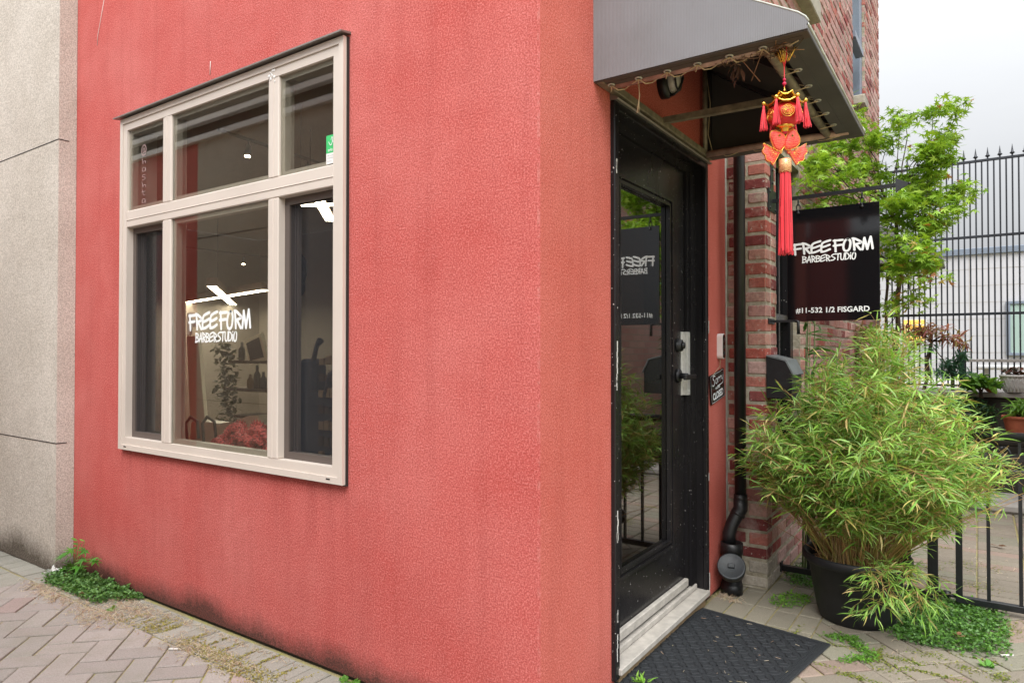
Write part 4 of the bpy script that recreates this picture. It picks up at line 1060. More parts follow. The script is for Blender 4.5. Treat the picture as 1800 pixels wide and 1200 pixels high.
# wall light
c=Vector((.0,.985,2.405)); wl=empty('wall_light',c,'black oval caged wall light under the awning','wall light')
w=MB(); A=lambda s=1:Matrix.Translation(c)@Matrix.Rotation(R(90),4,'Y')@Matrix.Diagonal((1.05,.78,.85,1))
w.lathe([(.072,0),(.074,.03),(.066,.05),(.058,.052)],A(),28); w.build('housing',M['pvc'],wl)
w=MB().lathe([(.055,.045),(.053,.07),(.042,.09),(.022,.10),(0,.102)],A(),24); w.build('lens',simple('frosted_lens',(.50,.48,.43),.25,nscale=20,namt=.2),wl)
w=MB()
for a in (0,math.pi/2):
    pts=[]
    for t_ in np.linspace(-math.pi/2,math.pi/2,11):
        r_=math.sin(t_)*.066; h=.05+math.cos(t_)*.062; pts.append(A()@Vector((r_*math.cos(a),r_*math.sin(a),h)))
    w.tube(pts,.005,6)
pts=[A()@Vector((math.cos(t_)*.05,math.sin(t_)*.05,.09)) for t_ in np.linspace(0,2*math.pi,21)]; w.tube(pts,.004,6)
w.build('cage',M['pvc'],wl)

# ================================================================== LANTERN CHARM
LX,LY=.628,.43
L0=Vector((LX,LY,0)); dpt=(Vector((LX,LY,2.1))-Vector(CAM)).dot(Vector(FW)); 
def lz(py): return hit(1375,py,'y',LY).z
la=empty('lantern_charm',(LX,LY,lz(95)),'red and gold hanging lantern charm with fish and a long red tassel','lantern')
w=MB()
for k in range(26):
    a=random.uniform(0,6.28); r_=random.uniform(.0,.035); pts=[Vector((LX+r_*math.cos(a)*(1-.6*j/3),LY+r_*math.sin(a)*(1-.6*j/3),lz(88)-.012*j+random.uniform(-.004,.004))) for j in range(4)]; w.tube(pts,.0016,4)
w.build('gold_fringe',M['gold'],la)
w=MB(); 
for dx in (-.006,.006): w.tube([(LX+dx,LY,lz(80)),(LX+dx*1.2,LY,lz(100)),(LX,LY,lz(118))],.0022,6,col=(.8,.5,.5))
w.tube([(LX,LY,lz(118)),(LX,LY,lz(160))],.0016,6); w.build('cord',M['redcloth'],la)
w=MB(); 
for py,r_ in ((141,.0048),(148,.0062)): w.lathe([(0,-r_)]+[(r_*math.sin(t_),-r_*math.cos(t_)) for t_ in np.linspace(.2,2.94,9)]+[(0,r_)],Matrix.Translation((LX,LY,lz(py))),14)
w.build('bead',M['bead'],la)
w=MB(); zr=lz(172)
def roof(mb,zc,ro,ri,h,up):
    n=6; NN=36; prof=[]; vs=[]; rings=5
    for j in range(rings):
        t_=j/(rings-1); 
        for k in range(NN):
            a=2*math.pi*k/NN; corner=abs(math.cos(n*(a-.35)/2))**6
            r_=ri+(ro-ri)*t_*(1+.16*corner*t_); z=zc+h*(1-t_)**1.6+up*corner*t_*t_
            vs.append(Vector((LX+math.cos(a)*r_,LY+math.sin(a)*r_,z)))
    m_=len(vs); vs+=[v+Vector((0,0,-.004)) for v in vs]; fs=[]
    for j in range(rings-1):
        for k in range(NN):
            a,b=j*NN+k,j*NN+(k+1)%NN; fs+=[(a,a+NN,b+NN,b),(m_+a,m_+b,m_+b+NN,m_+a+NN)]
    for k in range(NN):
        a,b=(rings-1)*NN+k,(rings-1)*NN+(k+1)%NN; fs.append((a,m_+a,m_+b,b)); a,b=k,(k+1)%NN; fs.append((a,b,m_+b,m_+a))
    mb.add(vs,fs,smooth=True)
roof(w,lz(186),.055,.022,.016,.012); roof(w,lz(171),.034,.006,.018,.010)
w.lathe([(.004,0),(.007,.006),(.003,.014),(.002,.024),(0,.026)],Matrix.Translation((LX,LY,lz(168))),10)
w.lathe([(.024,0),(.026,.006),(.022,.012)],Matrix.Translation((LX,LY,lz(186))),20)
for k in range(6):
    a=k*math.pi/3+.35; c=Vector((LX+math.cos(a)*.061,LY+math.sin(a)*.061,lz(184)+.006)); w.lathe([(0,-.006),(.006,-.003),(.007,.002),(.003,.007),(0,.009)],Matrix.Translation(c),8)
w.lathe([(.026,0),(.03,-.004),(.022,-.008),(.013,-.012),(.013,-.02),(0,-.02)],Matrix.Translation((LX,LY,lz(222))),18)
w.build('pagoda_roof',M['gold'],la)
rb_=.0475; zc=lz(204)
w=MB().lathe([(.018,rb_*.80)]+[(rb_*math.sin(t_)*1.08,rb_*.86*math.cos(t_)) for t_ in np.linspace(.35,2.7,14)]+[(.014,-rb_*.82)],Matrix.Translation((LX,LY,zc)),32); ball=w.build('lantern_ball',M['lanternred'],la)
w=MB()   # gold scroll medallions on the ball
for a in (-1.15,-1.15+1.26,-1.15+2.5,-1.15-1.26,-1.15-2.5):
    for (r1,n_) in ((.018,14),(.013,12),(.009,9),(.005,7)):
        pts=[]
        for t_ in np.linspace(0,2*math.pi,n_+1):
            du,dv=math.cos(t_)*r1,math.sin(t_)*r1; aa=a+du/rb_; pts.append(Vector((LX+math.cos(aa)*rb_*1.085*math.cos(dv/rb_),LY+math.sin(aa)*rb_*1.085*math.cos(dv/rb_),zc+dv)))
        w.tube(pts,.0011,4,cap=False)
    for q in range(14):
        du,dv=random.uniform(-.02,.02),random.uniform(-.02,.02); aa=a+du/rb_; c=Vector((LX+math.cos(aa)*rb_*1.07*math.cos(dv/rb_),LY+math.sin(aa)*rb_*1.07*math.cos(dv/rb_),zc+dv)); w.lathe([(0,-.0018),(.0018,0),(0,.0018)],Matrix.Translation(c),6)
w.build('gold_scroll',M['gold'],ball)
def tassel(mb,c,L,r0,r1,n,lean=0):
    for k in range(n):
        a=random.uniform(0,6.28); q=math.sqrt(random.random()); v=random.uniform(.5,1.35)
        t0=Vector((math.cos(a)*r0*q,math.sin(a)*r0*q,0)); t1=Vector((math.cos(a)*r1*q+lean*L,math.sin(a)*r1*q,-L*random.uniform(.93,1.03)))
        m_=(t0+t1)/2+Vector((random.gauss(0,.0008),random.gauss(0,.0008),0)); w_=.00095 if L<.2 else .0012
        mb.tube([Vector(c)+t0,Vector(c)+m_,Vector(c)+t1],w_,3,col=(v,v,v),cap=False)
for k in range(6):
    a=k*math.pi/3+.35; c=Vector((LX+math.cos(a)*.061,LY+math.sin(a)*.061,lz(184))); w=MB(); w.lathe([(.003,0),(.004,-.006),(.003,-.012)],Matrix.Translation(c),8); tassel(w,c-Vector((0,0,.006)),.072,.0030,.0125,85,random.uniform(-.08,.08)); w.build('tassel',M['redcloth'],la)
w=MB().lathe([(0,.006),(.008,.004),(.010,-.003),(.006,-.008),(0,-.009)],Matrix.Translation((LX,LY,lz(232))),14).tube([(LX,LY,lz(222)),(LX,LY,lz(238))],.0018,5); w.tube([(LX+.006,LY,lz(222)),(LX+.006,LY,lz(232))],.004,5); w.build('knot_bead',M['bead'],la)
# the two fish: flat padded bodies with fan tails
def fishmat():
    t=NT('red_gold_fish'); n=t.n('TexVoronoi',feature='DISTANCE_TO_EDGE'); n.inputs['Scale'].default_value=170; t.l(t.pos(),n.inputs[0])
    wv=t.n('TexWave',wave_type='RINGS'); wv.inputs['Scale'].default_value=60; wv.inputs['Distortion'].default_value=6; wv.inputs['Detail'].default_value=2; t.l(t.pos(),wv.inputs[0])
    f=t.math('MAXIMUM',t.ramp(n.outputs['Distance'],[(.03,.5),(.07,0)]),t.ramp(wv.outputs['Fac'],[(.9,0),(.97,1)]))
    return t.bsdf(t.mix(t.math('MULTIPLY',f,.55),(.80,.03,.04),(.85,.45,.16)),.4,0)
M['fish']=fishmat()
def goldcap():
    t=NT('gold_scroll_foil'); wv=t.n('TexWave',wave_type='RINGS'); wv.inputs['Scale'].default_value=90; wv.inputs['Distortion'].default_value=9; t.l(t.pos(),wv.inputs[0])
    return t.bsdf(t.mix(t.ramp(wv.outputs['Fac'],[(.35,0),(.55,1)]),(.45,.05,.03),(.85,.62,.28)),.35,.3)
FS=1.10
def fish(side):
    s_=-side
    prof=[(0,.004),(.006,.022),(.018,.030),(.031,.027),(.038,.014),(.036,.0),(.035,-.009),(.046,-.013),(.058,-.020),(.062,-.030),(.056,-.038),(.058,-.048),(.047,-.054),(.042,-.062),(.032,-.058),(.024,-.054),(.016,-.042),(.008,-.032),(0,-.022)]
    return prof
Mrot=lambda: Matrix.Translation((LX,LY,lz(250)))@Matrix.Rotation(HEAD,4,'Z')
def pad(mb,prof,m_,th=.009):
    n=len(prof); cx=sum(p[0] for p in prof)/n; cy=sum(p[1] for p in prof)/n; vs=[]
    for (sc,d) in ((1,-.002),(.8,-th*.7),(.35,-th*.95)): vs+=[Vector((cx+(p[0]-cx)*sc,d,cy+(p[1]-cy)*sc)) for p in prof]
    vs+=[Vector((cx,-th,cy))]+[Vector((p[0],.003,p[1])) for p in prof]; fs=[]
    for j in range(2):
        for i in range(n): fs.append((j*n+i,j*n+(i+1)%n,(j+1)*n+(i+1)%n,(j+1)*n+i))
    for i in range(n): fs.append((2*n+i,2*n+(i+1)%n,3*n)); fs.append((i,3*n+1+i,3*n+1+(i+1)%n,(i+1)%n))
    fs.append(tuple(range(3*n+1,4*n+1))); mb.add([m_@v for v in vs],fs,smooth=False)
for side in (-1,1):
    m_=Mrot(); body=[]; tail=[]
    for t_ in np.linspace(0,2*math.pi,21)[:-1]:
        r_=1+.10*math.cos(3*t_)
        a_,b_=math.cos(t_)*.0235*r_,math.sin(t_)*.033*r_; c_,s_=math.cos(-.35*side),math.sin(-.35*side)
        body.append((side*.0215+a_*c_-b_*s_,.004+a_*s_+b_*c_))
    for t_ in np.linspace(-1.05,1.05,25):
        r_=.046+.0060*abs(math.sin(t_*4.2)); a_=-.42+t_*.75
        tail.append((side*(.018+math.cos(a_)*r_),-.024+math.sin(a_)*r_*1.0))
    tail.append((side*.010,-.036)); tail.append((side*.008,-.022))
    w=MB(); pad(w,body,m_,.011); fo=w.build('fish',M['fish'],la,fix=True)
    w=MB(); pad(w,tail,m_@Matrix.Translation((0,.003,0)),.006); w.build('fan_tail',M['fish'],fo,fix=True)
    w=MB()
    for pr_ in (body,tail):
        pts=[m_@Vector((p[0],-.003,p[1])) for p in pr_]; w.tube(pts+[pts[0]],.0010,5,cap=False)
    for t_ in np.linspace(-.8,.8,6):
        a_=-.42+t_*.75; w.tube([m_@Vector((side*(.018+math.cos(a_)*.012),-.0055,-.024+math.sin(a_)*.012)),m_@Vector((side*(.018+math.cos(a_)*.034),-.004,-.024+math.sin(a_)*.034))],.0007,4)
    ey=m_@Vector((side*.020,-.0105,.016)); w.build('gold_edge',M['gold'],fo); w=MB(); w.lathe([(.0035,0),(.0035,.001),(0,.002)],Matrix.Translation(ey)@Matrix.Rotation(HEAD,4,'Z')@Matrix.Rotation(R(90),4,'X'),10); w.build('eye_ring',M['gold'],fo)
    w=MB(); w.lathe([(.0018,.001),(.0015,.0025),(0,.003)],Matrix.Translation(ey)@Matrix.Rotation(HEAD,4,'Z')@Matrix.Rotation(R(90),4,'X'),8); w.build('eye',M['pvc'],fo)
w=MB().lathe([(.015,0),(.0185,.002),(.0185,.042),(.015,.044)],Matrix.Translation((LX+.001,LY,lz(305))),20); w.build('gold_cap',goldcap(),la)
w=MB(); tassel(w,(LX+.001,LY,lz(303)),lz(303)-lz(445),.015,.022,280); w.build('long_tassel',M['redcloth'],la)

# ================================================================== HANGING SIGN
SY=1.995
hsn=empty('hanging_sign',(.5,SY,1.7),'black hanging shop sign on an iron arrow arm fixed to the brick','sign')
w=MB().bbox((.292,SY-.003,1.397),(.725,SY+.003,1.981),.001); w.build('sign_panel',M['signblack'],hsn)
w=MB(); logo(w,lambda u,v,d:(.322+u,SY-.003-d,1.703+v),.375); w.build('shop_name',M['letter'],hsn); w=MB()
put_text(w,'#11-532 1/2 FISGARD',.345,lambda u,v,d:(.334+u,SY-.003-d,1.437+v),.022); w.build('address_line',M['letter'],hsn)
w=MB(); za=2.043
w.tube([(BXF+.0,SY,za),(.80,SY,za+.008)],.0125,4,sq=True)
w.add([(.795,SY-.011,za-.026),(.795,SY+.011,za-.026),(.795,SY+.011,za+.040),(.795,SY-.011,za+.040),(.850,SY-.003,za+.004),(.850,SY+.003,za+.004),(.850,SY+.003,za+.014),(.850,SY-.003,za+.014)],[(0,3,2,1),(4,5,6,7),(0,1,5,4),(1,2,6,5),(2,3,7,6),(3,0,4,7)])
w.lathe([(0,-.008),(.006,-.004),(.006,.004),(0,.009)],Matrix.Translation((.853,SY,za+.009)),10)
arm=w.build('arrow_arm',M['blackiron'],hsn)
w=MB().bbox((BXF,1.915,1.985),(BXF+.007,2.065,2.105),.002); w.bbox((BXF,1.965,2.075),(BXF+.006,2.02,2.24),.002)
for (y,z) in ((1.935,2.085),(1.935,2.0),(1.99,2.21),(1.99,2.14),(2.045,2.0)): w.lathe([(.008,0),(.007,.004),(0,.006)],Matrix.Translation((BXF+.007,y,z))@Matrix.Rotation(R(90),4,'Y'),8)
w.build('wall_plate',M['blackiron'],hsn)
w=MB().bbox((BXF,1.91,1.385),(BXF+.006,2.03,1.415),.002); w.tube([(BXF+.005,1.99,1.40),(.33,SY,1.40)],.009,4,sq=True); w.tube([(.33,SY,1.40),(.345,SY,1.395),(.346,SY,1.33)],.009,6)
w.build('stay_bracket',M['blackiron'],hsn)
for x in (.348,.648):
    w=MB()
    for (dz,ax) in ((0.005,0),(-.026,1)):
        pts=[]
        for t_ in np.linspace(0,2*math.pi,17):
            a,b=math.cos(t_)*.009,math.sin(t_)*.019; pts.append(Vector((x+(a if ax else 0),SY+(0 if ax else a),za-.012-.012+dz+b)))
        w.tube(pts,.003,6,cap=False)
    w.tube([(x,SY-.006,za-.06),(x,SY-.006,1.965)],.003,6); w.lathe([(.008,0),(.007,.004),(.003,.007),(0,.008)],Matrix.Translation((x,SY-.004,1.965))@Matrix.Rotation(R(90),4,'X'),12)
    w.build('hook',M['blackiron'],hsn)

# ================================================================== DOWNPIPE
px_,py_=.098,1.80
dp=empty('downpipe',(px_,py_,0),'black plastic downpipe with round cleanout cap beside the brick corner','downpipe')
w=MB().tube([(px_,py_,.46),(px_,py_,4.3)],.029,20); w.tube([(px_,py_,.46),(px_,py_-.0,.50)],.034,20); w.build('pipe',M['pvc'],dp)
w=MB(); w.tube([(px_,py_,.475),(px_,py_,.425),(px_-.012,py_-.012,.40),(px_-.035,py_-.035,.345),(px_-.046,py_-.046,.30),(px_-.046,py_-.046,.24)],[.036,.036,.035,.033,.033,.033],20)
w.tube([(px_-.008,py_-.008,.405),(px_-.014,py_-.014,.39)],.038,20); w.build('elbow',M['pvc'],dp)
w=MB(); q=(px_-.03,py_-.055)
w.lathe([(.054,0),(.054,.05),(.050,.052),(.050,.20),(.056,.202),(.056,.258),(.048,.262),(.045,.25),(0,.25)],Matrix.Translation((q[0],q[1],0)),28)
w.build('standpipe',M['pvc'],dp)
dirc=Vector((CAM[0]-q[0],CAM[1]-q[1],0)).normalized(); dirc=Vector((dirc.x*.5+.05,dirc.y*.75,.62)).normalized()
a0=Vector((q[0],q[1],.085)); a1=a0+dirc*.118
w=MB().tube([a0-Vector((0,0,.03)),a0,a1],.050,24); w.tube([a1-dirc*.035,a1],.067,28); w.build('wye_branch',M['pvc'],dp)
Mq=Matrix.Translation(a1)@dirc.to_track_quat('Z','Y').to_matrix().to_4x4()
w=MB().lathe([(.069,0),(.069,.007),(.064,.012),(.059,.009),(0,.009)],Mq,32); w.bbox((-.016,-.012,.006),(.016,.012,.020),.003,M=Mq); w.build('cleanout_cap',M['cleanout'],dp)

# ================================================================== DOORBELL, CLOSED SIGN, MAILBOX
db=empty('doorbell',(0,1.75,1.265),'white capsule video doorbell with dark face right of the door','doorbell')
def capsule(hw,hh,n=10):
    pts=[]; 
    for i in range(n+1): a=math.pi*i/n; pts.append((math.cos(a)*hw,hh-hw+math.sin(a)*hw))
    for i in range(n+1): a=math.pi+math.pi*i/n; pts.append((math.cos(a)*hw,-(hh-hw)+math.sin(a)*hw))
    return pts
w=MB().prism([(1.75+a,1.267+b) for a,b in capsule(.021,.066)],'x',.0,.030); w.build('body',M['white'],db,fix=True)
w=MB().prism([(1.75+a,1.267+b) for a,b in capsule(.018,.062)],'x',.030,.0325); w.build('face',simple('glossy_dark_face',(.015,.014,.013),.08),db,fix=True)
w=MB().lathe([(.008,0),(.007,.0012),(0,.0015)],Matrix.Translation((.0325,1.75,1.305))@Matrix.Rotation(R(90),4,'Y'),14).lathe([(.009,0),(.0085,.001),(0,.0012)],Matrix.Translation((.0325,1.75,1.232))@Matrix.Rotation(R(90),4,'Y'),14); w.build('button',M['pvc'],db)
cs_=empty('closed_sign',(.006,1.72,1.06),'small black tilted sign reading Sorry we are closed under the doorbell','sign')
ca,cb=hit(1247,657,'x',.008),hit(1272,650,'x',.008); cc,cdn=hit(1275,699,'x',.008),hit(1250,708,'x',.008)
ctr=(ca+cb+cc+cdn)/4; wid=((cb-ca).length+(cc-cdn).length)/2; hei=((cdn-ca).length+(cc-cb).length)/2; ang=math.atan2(ca.z-cdn.z,ca.y-cdn.y)-math.pi/2
def cpl(u,v,d):  # u,v centred
    uu=u*math.cos(ang)-v*math.sin(ang); vv=u*math.sin(ang)+v*math.cos(ang); return (.008+d,ctr.y+uu,ctr.z+vv)
def rr(w_,h_,r_,n=4):
    pts=[]
    for (cx,cy,a0) in ((w_/2-r_,h_/2-r_,0),(-w_/2+r_,h_/2-r_,90),(-w_/2+r_,-h_/2+r_,180),(w_/2-r_,-h_/2+r_,270)):
        for i in range(n+1): a=R(a0+90*i/n); pts.append((cx+math.cos(a)*r_,cy+math.sin(a)*r_))
    return pts
P=rr(wid,hei,.008); n=len(P); w=MB().add([cpl(*p,-.004) for p in P]+[cpl(*p,0) for p in P],[tuple(range(n))[::-1],tuple(range(n,2*n))]+[(i,(i+1)%n,n+(i+1)%n,n+i) for i in range(n)]); w.build('plate',M['signblack'],cs_,fix=True)
w=MB(); P=rr(wid*.90,hei*.93,.007); pp=[(p[0],p[1]) for p in P]+[P[0]]; ribbon(w,pp,.0008,cpl)
SG={'S':[[(.9,.95),(.5,1.1),(.25,.8),(.6,.45),(.55,.0),(.1,-.1),(.0,.15)]],'o':[[(.5,.6),(.2,.5),(.15,.1),(.45,0),(.65,.3),(.5,.6)]],'r':[[(.15,.6),(.25,.3),(.2,0)],[(.25,.4),(.5,.62),(.65,.5)]],'y':[[(.1,.6),(.2,.15),(.5,.2),(.6,.6)],[(.6,.6),(.55,-.1),(.2,-.4),(-1.2,-.42)]]}
x=0
for ch in 'Sorry':
    wd={'S':.85,'o':.65,'r':.6,'y':.7}[ch]
    for st in SG[ch]: ribbon(w,[((x+p[0])*wid*.23-wid*.36,p[1]*hei*.27+hei*.13) for p in smooth_line(st)],.0021,cpl)
    x+=wd
put_text(w,"WE'RE",wid*.32,lambda u,v,d:cpl(u-wid*.16,v-hei*.085,d),.02,hei*.09)
put_text(w,'CLOSED',wid*.72,lambda u,v,d:cpl(u-wid*.36,v-hei*.40,d),.035,hei*.25)
w.build('lettering',M['letter'],cs_)
w=MB().tube([cpl(-wid*.3,hei*.46,.001),(.012,1.742,1.165),cpl(wid*.33,hei*.46,.001)],.0012,5).tube([(.012,1.742,1.165),(.012,1.745,1.20)],.0012,5); w.build('string',M['rope'],cs_)

mb_=empty('mailbox',(BXF,1.95,1.1),'black sloping metal mailbox on the brick pier behind the bamboo','mailbox')
prof=[(.2135,1.214),(.306,1.19),(.338,1.125),(.338,1.00),(.2135,1.00)]
w=MB().prism(prof,'y',1.872,2.10); w.build('body',M['blackiron'],mb_,fix=True)
w=MB()
pr2=[(.2135,1.2145),(.3065,1.1905),(.3395,1.1245),(.346,1.118),(.3475,1.122),(.3125,1.197),(.2135,1.222)]
w.prism(pr2,'y',1.866,2.106); w.build('lid',simple('weathered_grey_lid',(.13,.145,.15),.4,nscale=14,namt=.35),mb_,fix=True)

# ================================================================== DOORMAT
mm=empty('doormat',(.3,1.0,.0),'black rubber doormat with raised loop pattern below the door sill','doormat')
Mm=Matrix.Translation((.021,1.431,0.006))@Matrix.Rotation(R(-9.0),4,'Z')
MWd,MLn=.588,1.02
w=MB().bbox((0,-MLn,0),(MWd,0,.008),.003,M=Mm); w.build('base',M['rubber'],mm)
w=MB(); 
for (a,b) in (((.02,-MLn+.02),(MWd-.02,-MLn+.026)),((.02,-.026),(MWd-.02,-.02)),((.02,-MLn+.026),(.026,-.026)),((MWd-.026,-MLn+.026),(MWd-.02,-.026)),((.034,-MLn+.034),(MWd-.034,-MLn+.037)),((.034,-.037),(MWd-.034,-.034)),((.034,-MLn+.037),(.037,-.037)),((MWd-.037,-MLn+.037),(MWd-.034,-.037))): w.box((*a,.008),(*b,.0105),M=Mm)
nx,ny=12,21; sx,sy=(MWd-.09)/nx,(MLn-.09)/ny
for i in range(nx):
    for j in range(ny):
        cx,cy=.045+(i+.5)*sx,-.045-(j+.5)*sy; rot=(i+j)%2
        for off in (-.0075,.0075):
            pts=[]
            for t_ in np.linspace(-1,1,7):
                a=t_*.019; b=off+(.0075 if off>0 else -.0075)*(1-t_*t_)*.9-(.0 if off>0 else 0)
                x,y=(a,b) if rot else (b,a); c=.7071; pts.append(Mm@Vector((cx+x*c-y*c,cy+x*c+y*c,.0085)))
            w.tube(pts,.0034,5,cap=False)
w.build('raised_pattern',M['rubber'],mm)

# ================================================================== LOW FENCE, POST, GATE
GY=2.16
fe=empty('low_fence',(.5,GY,0),'low black iron fence panel between the brick pier and the gate post','fence')
def bars(t,x0,x1,zb,zt,zm,xs,mat='blackiron'):
    w=MB().bbox((x0,GY-.016,zb),(x1,GY+.016,zb+.03),.002); w.build('bottom_rail',M[mat],t)
    w=MB().bbox((x0,GY-.014,zm),(x1,GY+.014,zm+.025),.002); w.build('middle_rail',M[mat],t)
    w=MB().tube([(x0,GY,zt),(x1,GY,zt)],.022,12); w.build('top_rail',M['blackiron'],t)
    for x in xs: w=MB().box((x-.0075,GY-.0075,zb+.03),(x+.0075,GY+.0075,zm)); w.build('bar',M[mat],t)
bars(fe,.222,.905,.035,.83,.66,[.357,.475,.593,.711,.829])
w=MB().box((.2135,GY-.02,.03),(.2215,GY+.02,.08)); w.build('wall_lug',M['blackiron'],fe)
po=empty('gate_post',(.93,GY,0),'square black iron post carrying the low gate','post')
w=MB().bbox((.908,GY-.022,.0),(.952,GY+.022,.90),.003); w.build('shaft',M['blackiron'],po)
w=MB().add([(.902,GY-.028,.901),(.958,GY-.028,.901),(.958,GY+.028,.901),(.902,GY+.028,.901),(.93,GY,.93)],[(0,3,2,1),(0,1,4),(1,2,4),(2,3,4),(3,0,4)]); w.build('cap',M['blackiron'],po)
ga=empty('low_gate',(1.3,GY,0),'low black iron gate standing over the mossy ground at the right edge','gate')
bars(ga,1.024,2.0,.030,.84,.66,[1.155,1.278,1.40,1.52,1.64,1.76,1.88])
w=MB().box((1.024,GY-.016,.0605),(1.052,GY+.016,.659)).box((1.026,GY-.012,.6855),(1.05,GY+.012,.83)); w.build('stile',M['blackiron'],ga)
w=MB().lathe([(.012,0),(.014,.01),(.02,.012),(.02,.03),(.008,.034),(0,.036)],Matrix.Translation((.985,GY,.04)),16).tube([(.952,GY,.055),(1.024,GY,.055)],.009,8); w.build('hinge',M['blackiron'],ga)
w=MB()
for x in (1.10,1.216,1.34,1.46):
    for s_ in (-1,1):
        pts=[Vector((x+s_*(.028*math.sin(a)),GY,.745+.045*math.cos(a))) for a in np.linspace(0,math.pi*1.25,12)]; w.tube(pts,.006,6)
    w.box((x+.055,GY-.006,.6855),(x+.067,GY+.006,.82))
w.build('scroll',M['blackiron'],ga)

# ================================================================== BAMBOO IN BLACK POT
random.seed(21)
pc=Vector((.645,1.745,0))
pt=empty('potted_bamboo',pc,'bushy light green bamboo in a big black plastic pot by the gate','potted plant')
w=MB().lathe([(.150,.0),(.158,.006),(.172,.05),(.205,.255),(.222,.262),(.232,.275),(.232,.298),(.226,.305),(.214,.300),(.205,.262),(.200,.24),(0,.24)],Matrix.Translation(pc),48); w.build('pot',M['potplastic'],pt)
w=MB().lathe([(.203,.245),(.12,.262),(0,.27)],Matrix.Translation(pc),24); 
for k in range(200):
    a=random.uniform(0,6.28); r_=.19*math.sqrt(random.random()); c=pc+Vector((math.cos(a)*r_,math.sin(a)*r_,.265)); d=Vector((random.gauss(0,1),random.gauss(0,1),random.gauss(0,.3))).normalized()*.03; w.tube([c-d,c+d],.0016,3,col=(3.2,2.6,1.9))
w.build('soil',simple('dry_mulch',(.12,.08,.05),.95,usecol=True),pt)
st=MB(); lf=MB()
LG=[(.23,.42,.06),(.30,.50,.10),(.18,.37,.06),(.38,.56,.15),(.30,.48,.16),(.11,.24,.04)]; LY_=[(.55,.48,.16),(.60,.50,.24),(.48,.36,.16)]
def okleaf(e,low=False,soft=1.0):
    if e.x<.245 and not (e.y<1.85 and .62<e.z<.95): return False
    if e.x<.12: return False
    if low: return True
    rx,ry=e.x-pc.x,e.y-pc.y; r_=math.hypot(rx,ry)
    if e.z<.30 or e.z>1.52-.45*r_-.75*max(0,rx-.12): return False
    if rx>.40 and random.random()<.35: return False
    lim=.14+(e.z-.30)*(1.0 if rx<0 else 1.5)
    lim=min(lim,.50 if rx<0 else 1.05)
    if rx<0 and e.z>.90: lim=min(lim,.50-(e.z-.90)*.95)
    if rx>=0 and e.z>1.05: lim=min(lim,1.0-(e.z-1.05)*2.2)
    if .58<e.z<.98: lim+=.10
    an=math.atan2(ry,rx); lim*=.90+.16*math.sin(5*an+7*e.z)+.12*math.sin(11*an-9*e.z+1)
    return r_<lim*random.uniform(.70,1.2)*soft
def culm(base,dirv,L,droop,leafy,lsz,wmin=.3,low=False):
    n=10; p=Vector(base); d=Vector(dirv).normalized(); pts=[p.copy()]
    for i in range(n):
        t_=(i+1)/n; d=(d+Vector((0,0,-droop*t_*t_*.35))+Vector((random.gauss(0,.05),random.gauss(0,.05),random.gauss(0,.03)))).normalized()
        q=p+d*(L/n)
        if i>3 and not okleaf(q,low,1.1): break
        p=q; pts.append(p.copy())
    n=len(pts)-1
    v=random.choice([(1.0,.8,.45),(1.1,.85,.5),(.75,.85,.35),(.9,.6,.4)])
    st.tube(pts,[.0021*(1-.75*i/n)+.0003 for i in range(n+1)],4,col=v,cap=False)
    for i in range(1,n+1):
        t_=i/n
        if pts[i].z<(.0 if low else .47)+random.uniform(-.06,.1): continue
        for _ in range(leafy):
            if random.random()>.35+.8*t_: continue
            q=pts[i].lerp(pts[i-1],random.random()); a=random.uniform(0,6.28)
            bd=((pts[i]-pts[i-1]).normalized()*.45+Vector((math.cos(a),math.sin(a),random.uniform(-.6,.7)))).normalized(); bl=random.uniform(.02,.10)
            e=q+bd*bl
            if not okleaf(e,low): continue
            st.tube([q,e],.0006,3,col=v,cap=False)
            nl=random.choice((2,3,3,4,5))
            for j in range(nl):
                fa=(j-(nl-1)/2)*.5+random.gauss(0,.15); side=bd.cross(Vector((random.gauss(0,.5),random.gauss(0,.5),1))); side=side.normalized() if side.length>.05 else Vector((1,0,0))
                ld=(bd*math.cos(fa)+side*math.sin(fa)+Vector((0,0,random.uniform(-.5,.35)))).normalized()
                put_leaf(lf,e-bd*random.uniform(0,.02),ld,lsz*random.uniform(.5,1.3),random.choice(LG if random.random()<.86 else LY_),'lance',lsz*random.uniform(.033,.052))
for k in range(145):
    a=random.uniform(0,2*math.pi); r_=.15*math.sqrt(random.random()); b=pc+Vector((math.cos(a)*r_,math.sin(a)*r_,.26))
    tilt=abs(random.gauss(0,.36))+.04; L=random.uniform(.55,1.25)*(1 if tilt<.5 else .85)
    dv=Vector((math.cos(a)*math.sin(tilt),math.sin(a)*math.sin(tilt),math.cos(tilt)))+Vector((.03,-.0,0))
    if dv.y>0: dv.y*=.75
    culm(b,dv,L,random.uniform(.3,1.2),8,.082)
for k in range(26):
    a=random.uniform(0,6.28); b=pc+Vector((math.cos(a)*.08,math.sin(a)*.08,.26)); culm(b,Vector((math.cos(a)*.14-.03,math.sin(a)*.14,1)),random.uniform(1.1,1.35),.15,7,.078)
for k in range(34):      # long arching side shoots, most toward the gate
    a=random.choice((random.gauss(.1,.5),random.gauss(-.5,.6),random.gauss(.2,.5),random.gauss(3.9,.5))); b=pc+Vector((math.cos(a)*.12,math.sin(a)*.12,.27))
    dv=Vector((math.cos(a)*.70,math.sin(a)*.6,.95)); culm(b,dv,random.uniform(.85,1.2),random.uniform(.8,1.7),5,.08)
for k in range(30):      # sprays reaching over the brick corner
    a=random.gauss(3.75,.22); b=pc+Vector((math.cos(a)*.12,math.sin(a)*.10,.27)); culm(b,Vector((math.cos(a)*.62,math.sin(a)*.55,.85)),random.uniform(.6,.85),random.uniform(.9,1.7),6,.085)
